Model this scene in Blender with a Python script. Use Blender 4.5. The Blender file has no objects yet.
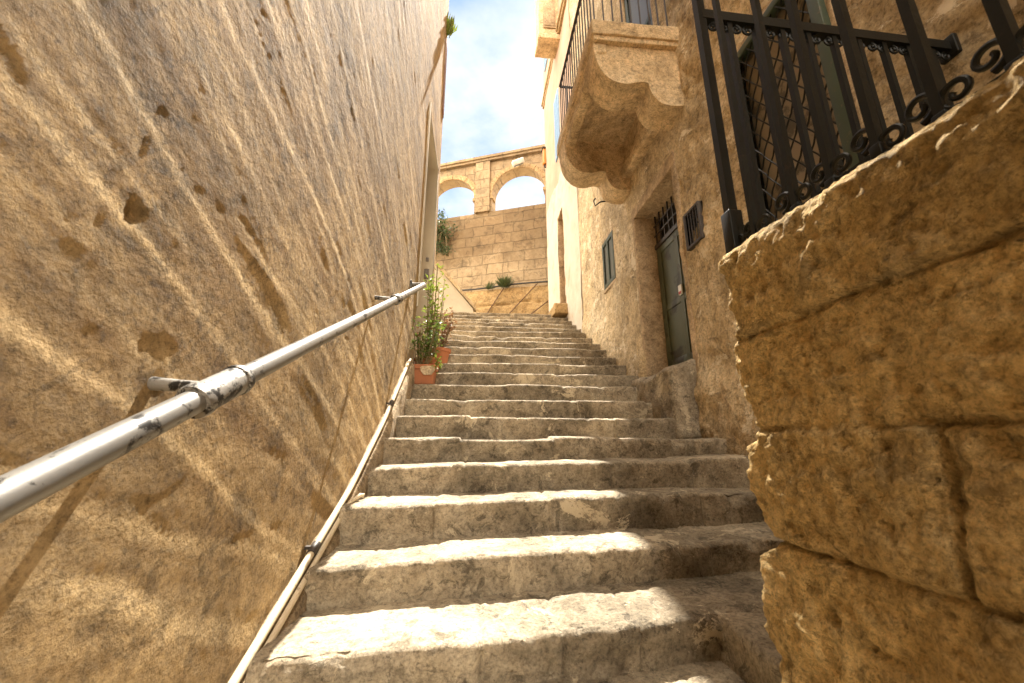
import bpy, bmesh, math, random
import numpy as np
from mathutils import Vector

random.seed(7)
R = math.radians
scene = bpy.context.scene
col = scene.collection

# ------------------------------------------------------------------ camera
cam_d = bpy.data.cameras.new("camera")
cam = bpy.data.objects.new("camera", cam_d)
col.objects.link(cam)
cam.location = (0, 0, 0)
cam.rotation_euler = (R(90 + 14.4), 0, R(-5.114))
cam_d.sensor_width = 36
cam_d.lens = 36 * 390 / 1024
cam_d.clip_start = 0.02
cam_d.clip_end = 2000
cam_d.dof.use_dof = True
cam_d.dof.focus_distance = 3.2
cam_d.dof.aperture_fstop = 5.0
scene.camera = cam

# ------------------------------------------------------------------ sky, sun, exposure
SUN_EL, SUN_AZ = 62.5, 5.6            # azimuth to the right of the alley (+Y)
world = bpy.data.worlds.new("World")
scene.world = world
world.use_nodes = True
wn, wl = world.node_tree.nodes, world.node_tree.links
wn.clear()
wo = wn.new("ShaderNodeOutputWorld")
bg = wn.new("ShaderNodeBackground")
sky = wn.new("ShaderNodeTexSky")
sky.sky_type = 'NISHITA'
sky.sun_disc = False
sky.sun_elevation = R(SUN_EL)
sky.sun_rotation = R(SUN_AZ)
sky.altitude = 0
sky.air_density = 0.65
sky.dust_density = 0.1
sky.ozone_density = 4.5
bg.inputs["Strength"].default_value = 0.05
tc = wn.new("ShaderNodeTexCoord")
mp = wn.new("ShaderNodeMapping")
mp.inputs["Scale"].default_value = (2.2, 2.2, 4.0)
mp.inputs["Rotation"].default_value = (0.2, 0.5, 0.4)
cn = wn.new("ShaderNodeTexNoise")
cn.inputs["Scale"].default_value = 1.6
cn.inputs["Detail"].default_value = 6
cn.inputs["Roughness"].default_value = 0.55
cr = wn.new("ShaderNodeValToRGB")
cr.color_ramp.elements[0].position = 0.36
cr.color_ramp.elements[0].color = (0, 0, 0, 1)
cr.color_ramp.elements[1].position = 0.66
cr.color_ramp.elements[1].color = (0.95, 0.95, 0.95, 1)
mx = wn.new("ShaderNodeMix")
mx.data_type = 'RGBA'
mx.inputs[7].default_value = (2.4, 2.45, 2.5, 1)
wl.new(tc.outputs["Generated"], mp.inputs["Vector"])
wl.new(mp.outputs["Vector"], cn.inputs["Vector"])
wl.new(cn.outputs["Fac"], cr.inputs["Fac"])
wl.new(cr.outputs["Color"], mx.inputs[0])
tint = wn.new("ShaderNodeMix")
tint.data_type = 'RGBA'
tint.blend_type = 'MULTIPLY'
tint.inputs[0].default_value = 1.0
tint.inputs[7].default_value = (0.66, 0.67, 0.64, 1)
wl.new(sky.outputs["Color"], tint.inputs[6])
wl.new(tint.outputs[2], mx.inputs[6])
# unseen bright clouds added to fill the shade, overhead and behind the viewer; the sky above the arcade stays clear
nm = wn.new("ShaderNodeVectorMath")
nm.operation = 'NORMALIZE'
dt = wn.new("ShaderNodeVectorMath")
dt.operation = 'DOT_PRODUCT'
dt.inputs[1].default_value = (0.0, 0.80, 0.60)
mr = wn.new("ShaderNodeMapRange")
mr.interpolation_type = 'SMOOTHSTEP'
mr.inputs["From Min"].default_value = 0.86
mr.inputs["From Max"].default_value = 0.62
cr2 = wn.new("ShaderNodeValToRGB")
cr2.color_ramp.elements[0].position = 0.34
cr2.color_ramp.elements[0].color = (0.25, 0.25, 0.25, 1)
cr2.color_ramp.elements[1].position = 0.52
cr2.color_ramp.elements[1].color = (1, 1, 1, 1)
ml = wn.new("ShaderNodeMath")
ml.operation = 'MULTIPLY'
fill_bank = wn.new("ShaderNodeMix")
fill_bank.data_type = 'RGBA'
fill_bank.inputs[7].default_value = (18.0, 16.0, 13.2, 1)
wl.new(tc.outputs["Generated"], nm.inputs[0])
wl.new(nm.outputs["Vector"], dt.inputs[0])
wl.new(dt.outputs["Value"], mr.inputs["Value"])
wl.new(cn.outputs["Fac"], cr2.inputs["Fac"])
wl.new(mr.outputs[0], ml.inputs[0])
wl.new(cr2.outputs["Color"], ml.inputs[1])
wl.new(ml.outputs[0], fill_bank.inputs[0])
wl.new(mx.outputs[2], fill_bank.inputs[6])
wl.new(fill_bank.outputs[2], bg.inputs["Color"])
wl.new(bg.outputs[0], wo.inputs["Surface"])

sun_d = bpy.data.lights.new("sun", 'SUN')
sun_d.energy = 2.0
sun_d.angle = R(0.5)
sun_d.color = (1.0, 0.93, 0.82)
sun = bpy.data.objects.new("sun", sun_d)
col.objects.link(sun)
_d = Vector((math.sin(R(SUN_AZ)) * math.cos(R(SUN_EL)), math.cos(R(SUN_AZ)) * math.cos(R(SUN_EL)), math.sin(R(SUN_EL))))
sun.rotation_euler = _d.to_track_quat('Z', 'Y').to_euler()
sun.location = _d * 60

scene.view_settings.view_transform = 'Standard'
scene.view_settings.look = 'None'
scene.view_settings.gamma = 1
scene.view_settings.use_curve_mapping = False
scene.view_settings.exposure = 3.38
scene.render.engine = 'CYCLES'
scene.cycles.use_denoising = True
scene.cycles.max_bounces = 10
scene.cycles.diffuse_bounces = 7

# ------------------------------------------------------------------ noise
def _hash(ix, iy, iz, seed):
    h = (ix.astype(np.int64) * 374761393 + iy.astype(np.int64) * 668265263 + iz.astype(np.int64) * 2147483647 + seed * 1274126177) & 0xFFFFFFFF
    h = ((h ^ (h >> 13)) * 1274126177) & 0xFFFFFFFF
    h = (h ^ (h >> 16)) & 0xFFFF
    return h / 32767.5 - 1.0

def vnoise(P, seed=0):
    F = np.floor(P)
    I = F.astype(np.int64)
    t = P - F
    t = t * t * t * (t * (t * 6 - 15) + 10)
    out = 0
    for dx in (0, 1):
        wx = t[..., 0] if dx else 1 - t[..., 0]
        for dy in (0, 1):
            wy = t[..., 1] if dy else 1 - t[..., 1]
            for dz in (0, 1):
                wz = t[..., 2] if dz else 1 - t[..., 2]
                out = out + wx * wy * wz * _hash(I[..., 0] + dx, I[..., 1] + dy, I[..., 2] + dz, seed)
    return out

def fbm(P, scale, octv=4, seed=0, gain=0.5):
    P = np.asarray(P, float) * scale
    a, s, o = 1.0, 0.0, 0
    for k in range(octv):
        o = o + a * vnoise(P + 17.3 * k, seed + k)
        s += a
        a *= gain
        P = P * 2.03
    return o / s * 1.6

def ridge(P, scale, octv=3, seed=0):
    P = np.asarray(P, float) * scale
    a, s, o = 1.0, 0.0, 0
    for k in range(octv):
        o = o + a * (1 - 2 * np.abs(vnoise(P + 9.1 * k, seed + k)))
        s += a
        a *= 0.5
        P = P * 2.1
    return o / s

def smooth(x, a, b):
    t = np.clip((x - a) / (b - a), 0, 1)
    return t * t * (3 - 2 * t)

# ------------------------------------------------------------------ materials
def new_mat(name):
    m = bpy.data.materials.new(name)
    m.use_nodes = True
    return m, m.node_tree.nodes, m.node_tree.links, m.node_tree.nodes["Principled BSDF"]

def pos_map(n, l, scale=(1, 1, 1), rot=(0, 0, 0)):
    g = n.new("ShaderNodeNewGeometry")
    mpn = n.new("ShaderNodeMapping")
    mpn.inputs["Rotation"].default_value = rot
    l.new(g.outputs["Position"], mpn.inputs["Vector"])
    sc_ = n.new("ShaderNodeMapping")
    sc_.inputs["Scale"].default_value = scale
    l.new(mpn.outputs["Vector"], sc_.inputs["Vector"])
    return sc_.outputs["Vector"]

def noise(n, l, vec, scale, detail=6, rough=0.6, dist=0.0):
    t = n.new("ShaderNodeTexNoise")
    t.inputs["Scale"].default_value = scale
    t.inputs["Detail"].default_value = detail
    t.inputs["Roughness"].default_value = rough
    t.inputs["Distortion"].default_value = dist
    l.new(vec, t.inputs["Vector"])
    return t.outputs["Fac"]

def ramp(n, l, fac, stops):
    r = n.new("ShaderNodeValToRGB")
    e = r.color_ramp.elements
    while len(e) < len(stops):
        e.new(0.5)
    for k, (p, c) in enumerate(stops):
        e[k].position = p
        c = (c, c, c) if isinstance(c, (int, float)) else c
        e[k].color = (*c, 1)
    l.new(fac, r.inputs["Fac"])
    return r.outputs["Color"]

def mixc(n, l, fac, a, b, mode='MIX'):
    m = n.new("ShaderNodeMix")
    m.data_type = 'RGBA'
    m.blend_type = mode
    for sock, v in ((m.inputs[0], fac), (m.inputs[6], a), (m.inputs[7], b)):
        if isinstance(v, (int, float)):
            sock.default_value = v
        elif isinstance(v, tuple):
            sock.default_value = (*v, 1)
        else:
            l.new(v, sock)
    return m.outputs[2]

def bump(n, l, h, strength, dist, prev=None):
    b = n.new("ShaderNodeBump")
    b.inputs["Strength"].default_value = strength
    b.inputs["Distance"].default_value = dist
    l.new(h, b.inputs["Height"])
    if prev is not None:
        l.new(prev, b.inputs["Normal"])
    return b.outputs["Normal"]

def rock(name, light, mid, dark, s1=1.5, s2=9, fine=60, bump_mm=3, pits=True, rot=(0, 0, 0), stretch=(1, 1, 1), blotch=0.55, rough=0.92, chips=None, tint=False, flake=0.28):
    """weathered stone or plaster: two scales of blotches, speckle, pits"""
    m, n, l, p = new_mat(name)
    v = pos_map(n, l)
    vs = pos_map(n, l, stretch, rot)
    c = ramp(n, l, noise(n, l, vs, s1, 8, 0.62, 0.4), [(0.32, dark), (0.5, mid), (0.68, light)])
    c2 = ramp(n, l, noise(n, l, vs, s2, 8, 0.68, 0.2), [(0.3, dark), (0.5, mid), (0.7, light)])
    c = mixc(n, l, 0.5, c, c2)
    st = ramp(n, l, noise(n, l, v, s1 * 0.6 + 0.3, 10, 0.7, 0.8), [(0.38, 1 - blotch), (0.56, 1.0)])
    c = mixc(n, l, 1.0, c, st, 'MULTIPLY')
    sp = ramp(n, l, noise(n, l, v, fine * 1.7, 5, 0.75), [(0.30, 0.45), (0.50, 1.0), (0.72, 1.22)])
    c = mixc(n, l, 1.0, c, sp, 'MULTIPLY')
    md = ramp(n, l, noise(n, l, v, s2 * 2.6, 7, 0.72, 0.5), [(0.34, 0.58), (0.50, 1.0), (0.70, 1.18)])
    c = mixc(n, l, 1.0, c, md, 'MULTIPLY')
    fl_ = ramp(n, l, noise(n, l, v, s2 * 0.8, 12, 0.74, 0.7), [(0.565, 1.0), (0.585, 1 - flake)])
    c = mixc(n, l, 1.0, c, fl_, 'MULTIPLY')
    if tint:
        an = n.new("ShaderNodeAttribute")
        an.attribute_name = 'tint'
        ad = n.new("ShaderNodeMath")
        ad.operation = 'ADD'
        ad.inputs[1].default_value = 1.0
        l.new(an.outputs["Fac"], ad.inputs[0])
        c = mixc(n, l, 1.0, c, ad.outputs[0], 'MULTIPLY')
    if chips:
        ck = ramp(n, l, noise(n, l, v, 3.4, 12, 0.76, 0.6), [(0.575, 0.0), (0.595, 0.8)])
        c = mixc(n, l, ck, c, chips)
    l.new(c, p.inputs["Base Color"])
    p.inputs["Roughness"].default_value = rough
    p.inputs["Specular IOR Level"].default_value = 0.25
    nb = bump(n, l, noise(n, l, v, fine, 8, 0.7), 1.0, bump_mm * 2.4 / 1000)
    nb = bump(n, l, noise(n, l, v, s2 * 1.7, 8, 0.65), 1.0, bump_mm * 5 / 1000, nb)
    if pits:
        vo = n.new("ShaderNodeTexVoronoi")
        vo.inputs["Scale"].default_value = fine * 0.8
        l.new(v, vo.inputs["Vector"])
        pr = ramp(n, l, vo.outputs["Distance"], [(0.0, 0.0), (0.28, 1.0)])
        pm = ramp(n, l, noise(n, l, v, s2, 3), [(0.45, 1.0), (0.6, 0.0)])
        pr = mixc(n, l, pm, pr, (1.0, 1.0, 1.0))
        nb = bump(n, l, pr, 0.9, bump_mm * 2.2 / 1000, nb)
    l.new(nb, p.inputs["Normal"])
    return m

def paint(name, c, dark, rough=0.5, scale=18, thr=0.56, metallic=0.0, bump_mm=0.6):
    m, n, l, p = new_mat(name)
    v = pos_map(n, l)
    k = ramp(n, l, noise(n, l, v, scale, 10, 0.7, 0.3), [(thr, 0.0), (thr + 0.05, 1.0)])
    tone = ramp(n, l, noise(n, l, v, scale * 0.3, 6), [(0.3, tuple(x * 0.75 for x in c)), (0.7, c)])
    l.new(mixc(n, l, k, tone, dark), p.inputs["Base Color"])
    p.inputs["Roughness"].default_value = rough
    p.inputs["Metallic"].default_value = metallic
    l.new(bump(n, l, noise(n, l, v, scale * 4, 6), 0.7, bump_mm / 1000), p.inputs["Normal"])
    return m

M = {}
M['left_plaster'] = rock('ochre_plaster', (0.62, 0.455, 0.245), (0.48, 0.335, 0.16), (0.28, 0.175, 0.075), 1.1, 5, 42, 3.2, False, (R(21), 0, 0), (1, 0.34, 1.5), 0.38, flake=0.34)
M['step_stone'] = rock('worn_limestone', (0.52, 0.45, 0.34), (0.40, 0.33, 0.23), (0.17, 0.13, 0.085), 2.2, 11, 45, 3.5, True, blotch=0.5, tint=True, chips=(0.56, 0.47, 0.33), flake=0.45)
M['block_stone'] = rock('golden_limestone', (0.88, 0.66, 0.34), (0.78, 0.54, 0.225), (0.56, 0.35, 0.12), 2.4, 12, 60, 9, True, blotch=0.2, flake=0.36, tint=True)
M['house_plaster'] = rock('peeling_stucco', (0.76, 0.63, 0.44), (0.65, 0.50, 0.30), (0.40, 0.28, 0.145), 1.3, 8, 30, 6, True, (0, 0, 0), (1, 1.5, 0.7), 0.35, chips=(0.78, 0.67, 0.49), flake=0.35)
M['dressed_stone'] = rock('dressed_stone', (0.64, 0.50, 0.33), (0.53, 0.39, 0.24), (0.33, 0.22, 0.125), 1.8, 9, 45, 2.5, False, blotch=0.4)
M['balcony_stone'] = rock('balcony_stone', (0.80, 0.65, 0.44), (0.69, 0.52, 0.31), (0.40, 0.27, 0.145), 1.8, 7, 35, 4, True, blotch=0.35)
M['far_stone'] = rock('parapet_stone', (0.66, 0.54, 0.38), (0.56, 0.43, 0.27), (0.36, 0.25, 0.14), 1.5, 6, 25, 5, False, blotch=0.3)
M['mortar'] = rock('pale_mortar', (0.55, 0.45, 0.32), (0.42, 0.32, 0.20), (0.22, 0.15, 0.08), 3, 14, 60, 4, True)
M['rail_paint'] = paint('worn_rail_paint', (0.27, 0.26, 0.24), (0.022, 0.02, 0.018), 0.38, 14, 0.555, 0.5)
M['collar_paint'] = paint('chipped_collar_paint', (0.30, 0.285, 0.26), (0.02, 0.018, 0.016), 0.45, 26, 0.49, 0.4, 2.0)
M['pipe_paint'] = paint('cream_conduit', (0.60, 0.50, 0.34), (0.20, 0.14, 0.08), 0.55, 9, 0.60)
M['iron'] = paint('black_iron', (0.009, 0.010, 0.009), (0.025, 0.016, 0.010), 0.42, 20, 0.62, 0.0, 0.8)
M['iron'].node_tree.nodes['Principled BSDF'].inputs['Specular IOR Level'].default_value = 0.2
M['thin_iron'] = paint('weathered_iron', (0.05, 0.04, 0.032), (0.10, 0.05, 0.03), 0.55, 20, 0.6)
M['green_paint'] = paint('old_green_paint', (0.035, 0.055, 0.032), (0.09, 0.07, 0.04), 0.5, 14, 0.6)
M['door_paint'] = paint('dark_green_door', (0.085, 0.095, 0.055), (0.03, 0.026, 0.014), 0.55, 3, 0.56, 0.0, 1.5)
M['dark'] = paint('dark_interior', (0.02, 0.018, 0.015), (0.012, 0.01, 0.009), 0.8, 5)
M['pane'] = paint('dusty_pane', (0.10, 0.10, 0.075), (0.05, 0.05, 0.04), 0.45, 5, 0.6)
M['pale_pane'] = paint('pale_pane', (0.34, 0.27, 0.18), (0.10, 0.08, 0.05), 0.6, 3, 0.52)
M['blue_paint'] = paint('blue_shutter', (0.25, 0.40, 0.60), (0.45, 0.45, 0.45), 0.5, 20, 0.66)
M['brown_wood'] = paint('brown_wood', (0.22, 0.10, 0.05), (0.1, 0.05, 0.03), 0.6, 16, 0.6)
M['white_paint'] = paint('white_plaster_paint', (0.62, 0.56, 0.45), (0.42, 0.34, 0.24), 0.8, 6, 0.62)
M['grey_paint'] = paint('grey_fixture', (0.16, 0.14, 0.12), (0.08, 0.07, 0.06), 0.6, 16)
M['lamp_white'] = paint('lamp_white', (0.8, 0.8, 0.78), (0.5, 0.5, 0.5), 0.35, 30, 0.7)
M['lantern_orange'] = paint('lantern_orange', (0.65, 0.27, 0.06), (0.3, 0.12, 0.04), 0.4, 30, 0.66)
M['terracotta'] = paint('terracotta', (0.46, 0.17, 0.075), (0.30, 0.12, 0.06), 0.8, 14, 0.58, 0, 1.2)
M['soil'] = paint('soil', (0.06, 0.04, 0.025), (0.1, 0.07, 0.05), 0.95, 40, 0.55)
M['bark'] = paint('plant_stem', (0.20, 0.15, 0.07), (0.12, 0.1, 0.04), 0.8, 40)
M['red'] = paint('red_plastic', (0.55, 0.05, 0.03), (0.35, 0.03, 0.02), 0.4, 40, 0.7)
M['black_cable'] = paint('black_cable', (0.03, 0.027, 0.025), (0.06, 0.05, 0.04), 0.6, 20)
M['shadow_line_brown'] = paint('shadow_line_brown', (0.14, 0.07, 0.03), (0.08, 0.04, 0.02), 0.7, 20)  # colour of the imitated cable shadows on the wall base
M['ground'] = rock('dry_ground', (0.45, 0.36, 0.24), (0.36, 0.27, 0.17), (0.2, 0.15, 0.09), 0.6, 4, 20, 5, False)

def leaf_mat(name, a, b):
    m, n, l, p = new_mat(name)
    v = pos_map(n, l)
    c = ramp(n, l, noise(n, l, v, 26, 3), [(0.35, a), (0.65, b)])
    l.new(c, p.inputs["Base Color"])
    p.inputs["Roughness"].default_value = 0.45
    tr = n.new("ShaderNodeBsdfTranslucent")
    l.new(c, tr.inputs["Color"])
    ms = n.new("ShaderNodeMixShader")
    ms.inputs[0].default_value = 0.4
    l.new(p.outputs[0], ms.inputs[1])
    l.new(tr.outputs[0], ms.inputs[2])
    l.new(ms.outputs[0], n["Material Output"].inputs["Surface"])
    return m

M['leaf_bright'] = leaf_mat('leaf_bright', (0.10, 0.16, 0.02), (0.26, 0.30, 0.045))
M['leaf_mid'] = leaf_mat('leaf_mid', (0.05, 0.09, 0.018), (0.14, 0.19, 0.035))
M['leaf_red'] = leaf_mat('leaf_red', (0.16, 0.06, 0.03), (0.20, 0.11, 0.04))
M['leaf_dark'] = leaf_mat('leaf_dark', (0.03, 0.055, 0.018), (0.08, 0.12, 0.035))
M['leaf_grey'] = leaf_mat('leaf_grey', (0.07, 0.10, 0.035), (0.13, 0.16, 0.06))

def white_house_mat():
    """whitewash below, pink plaster above a wavy painted line about z = 6.6"""
    m, n, l, p = new_mat('whitewash_and_pink')
    v = pos_map(n, l)
    white = ramp(n, l, noise(n, l, v, 2.2, 9, 0.7, 0.4), [(0.33, (0.44, 0.34, 0.22)), (0.46, (0.52, 0.45, 0.36)), (0.7, (0.58, 0.52, 0.43))])
    pink = ramp(n, l, noise(n, l, v, 1.4, 8, 0.6), [(0.3, (0.38, 0.255, 0.175)), (0.7, (0.48, 0.34, 0.245))])
    sx = n.new("ShaderNodeSeparateXYZ")
    g = n.new("ShaderNodeNewGeometry")
    l.new(g.outputs["Position"], sx.inputs[0])
    ad = n.new("ShaderNodeMath")
    ad.operation = 'MULTIPLY_ADD'
    l.new(noise(n, l, v, 1.5, 6), ad.inputs[0])
    ad.inputs[1].default_value = 0.5
    l.new(sx.outputs["Z"], ad.inputs[2])
    k = n.new("ShaderNodeMath")
    k.operation = 'GREATER_THAN'
    l.new(ad.outputs[0], k.inputs[0])
    k.inputs[1].default_value = 7.1
    l.new(mixc(n, l, k.outputs[0], white, pink), p.inputs["Base Color"])
    p.inputs["Roughness"].default_value = 0.9
    l.new(bump(n, l, noise(n, l, v, 22, 8, 0.7), 1.0, 0.006), p.inputs["Normal"])
    return m
M['white_house'] = white_house_mat()

def ashlar_mat(name, yaw, light, mid, dark, joint, bw, bh, stain=True):
    """coursed ashlar: brick texture laid in the wall's own plane (world metres)"""
    m, n, l, p = new_mat(name)
    g = n.new("ShaderNodeNewGeometry")
    mpn = n.new("ShaderNodeMapping")
    mpn.vector_type = 'POINT'
    mpn.inputs["Rotation"].default_value = (0, 0, yaw)
    l.new(g.outputs["Position"], mpn.inputs["Vector"])
    sx = n.new("ShaderNodeSeparateXYZ")
    l.new(mpn.outputs[0], sx.inputs[0])
    cx = n.new("ShaderNodeCombineXYZ")
    l.new(sx.outputs["X"], cx.inputs["X"])
    l.new(sx.outputs["Z"], cx.inputs["Y"])
    v = pos_map(n, l)
    # wobble of the joints
    wob = n.new("ShaderNodeTexNoise")
    wob.inputs["Scale"].default_value = 2.2
    wob.inputs["Detail"].default_value = 5
    l.new(v, wob.inputs["Vector"])
    ws = n.new("ShaderNodeVectorMath")
    ws.operation = 'MULTIPLY_ADD'
    ws.inputs[1].default_value = (0.16, 0.13, 0)
    l.new(wob.outputs["Color"], ws.inputs[0])
    l.new(cx.outputs[0], ws.inputs[2])
    br = n.new("ShaderNodeTexBrick")
    br.inputs["Scale"].default_value = 1
    br.inputs["Brick Width"].default_value = bw
    br.inputs["Row Height"].default_value = bh
    br.inputs["Mortar Size"].default_value = 0.014
    br.inputs["Mortar Smooth"].default_value = 0.3
    br.offset_frequency = 2
    br.squash = 0.75
    br.squash_frequency = 3
    br.inputs["Color1"].default_value = (0.75, 0.75, 0.75, 1)
    br.inputs["Color2"].default_value = (1.1, 1.1, 1.1, 1)
    br.inputs["Mortar"].default_value = (joint, joint, joint, 1)
    l.new(ws.outputs[0], br.inputs["Vector"])
    c = ramp(n, l, noise(n, l, v, 1.2, 9, 0.65, 0.5), [(0.32, dark), (0.5, mid), (0.68, light)])
    c2 = ramp(n, l, noise(n, l, v, 7, 9, 0.7), [(0.3, dark), (0.5, mid), (0.7, light)])
    c = mixc(n, l, 0.5, c, c2)
    fl_ = ramp(n, l, noise(n, l, v, 2.6, 12, 0.74, 0.7), [(0.54, 1.0), (0.57, 0.7)])
    c = mixc(n, l, 1.0, c, fl_, 'MULTIPLY')
    c = mixc(n, l, ramp(n, l, noise(n, l, v, 1.9, 6, 0.7), [(0.35, 0.25), (0.6, 1.0)]), c, mixc(n, l, 1.0, c, br.outputs["Color"], 'MULTIPLY'))
    if stain:   # grey weathering on the band under the sills, with a ragged lower limit
        zz = n.new("ShaderNodeMath")
        zz.operation = 'MULTIPLY_ADD'
        l.new(noise(n, l, v, 0.9, 9, 0.7, 0.6), zz.inputs[0])
        zz.inputs[1].default_value = 3.4
        l.new(sx.outputs["Z"], zz.inputs[2])
        lo = ramp(n, l, zz.outputs[0], [(0.0, 0.0)])
        mr = n.new("ShaderNodeMapRange")
        l.new(zz.outputs[0], mr.inputs["Value"])
        mr.inputs["From Min"].default_value = 7.6
        mr.inputs["From Max"].default_value = 8.6
        mr2 = n.new("ShaderNodeMapRange")
        l.new(zz.outputs[0], mr2.inputs["Value"])
        mr2.inputs["From Min"].default_value = 9.6
        mr2.inputs["From Max"].default_value = 10.2
        mr2.inputs["To Min"].default_value = 1
        mr2.inputs["To Max"].default_value = 0.25
        mm = n.new("ShaderNodeMath")
        mm.operation = 'MULTIPLY'
        l.new(mr.outputs[0], mm.inputs[0])
        l.new(mr2.outputs[0], mm.inputs[1])
        c = mixc(n, l, mm.outputs[0], c, mixc(n, l, 1.0, c, (0.58, 0.53, 0.47), 'MULTIPLY'))
    l.new(c, p.inputs["Base Color"])
    p.inputs["Roughness"].default_value = 0.95
    inv = n.new("ShaderNodeMath")
    inv.operation = 'SUBTRACT'
    inv.inputs[0].default_value = 1
    l.new(br.outputs["Fac"], inv.inputs[1])
    nb = bump(n, l, inv.outputs[0], 1.0, 0.03)
    nb = bump(n, l, noise(n, l, v, 14, 8, 0.7), 1.0, 0.02, nb)
    l.new(nb, p.inputs["Normal"])
    return m
AYAW = math.atan(0.36)
M['arcade_stone'] = ashlar_mat('arcade_ashlar', AYAW, (0.45, 0.355, 0.225), (0.36, 0.265, 0.155), (0.20, 0.14, 0.08), 0.55, 0.76, 0.385)
M['ring_stone'] = rock('arch_ring_stone', (0.52, 0.385, 0.22), (0.45, 0.315, 0.165), (0.31, 0.20, 0.10), 2.0, 8, 25, 5, False, blotch=0.2)
M['base_stone'] = rock('battered_base_stone', (0.52, 0.37, 0.19), (0.44, 0.295, 0.135), (0.30, 0.185, 0.08), 1.2, 6, 25, 6, False, blotch=0.25)

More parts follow.
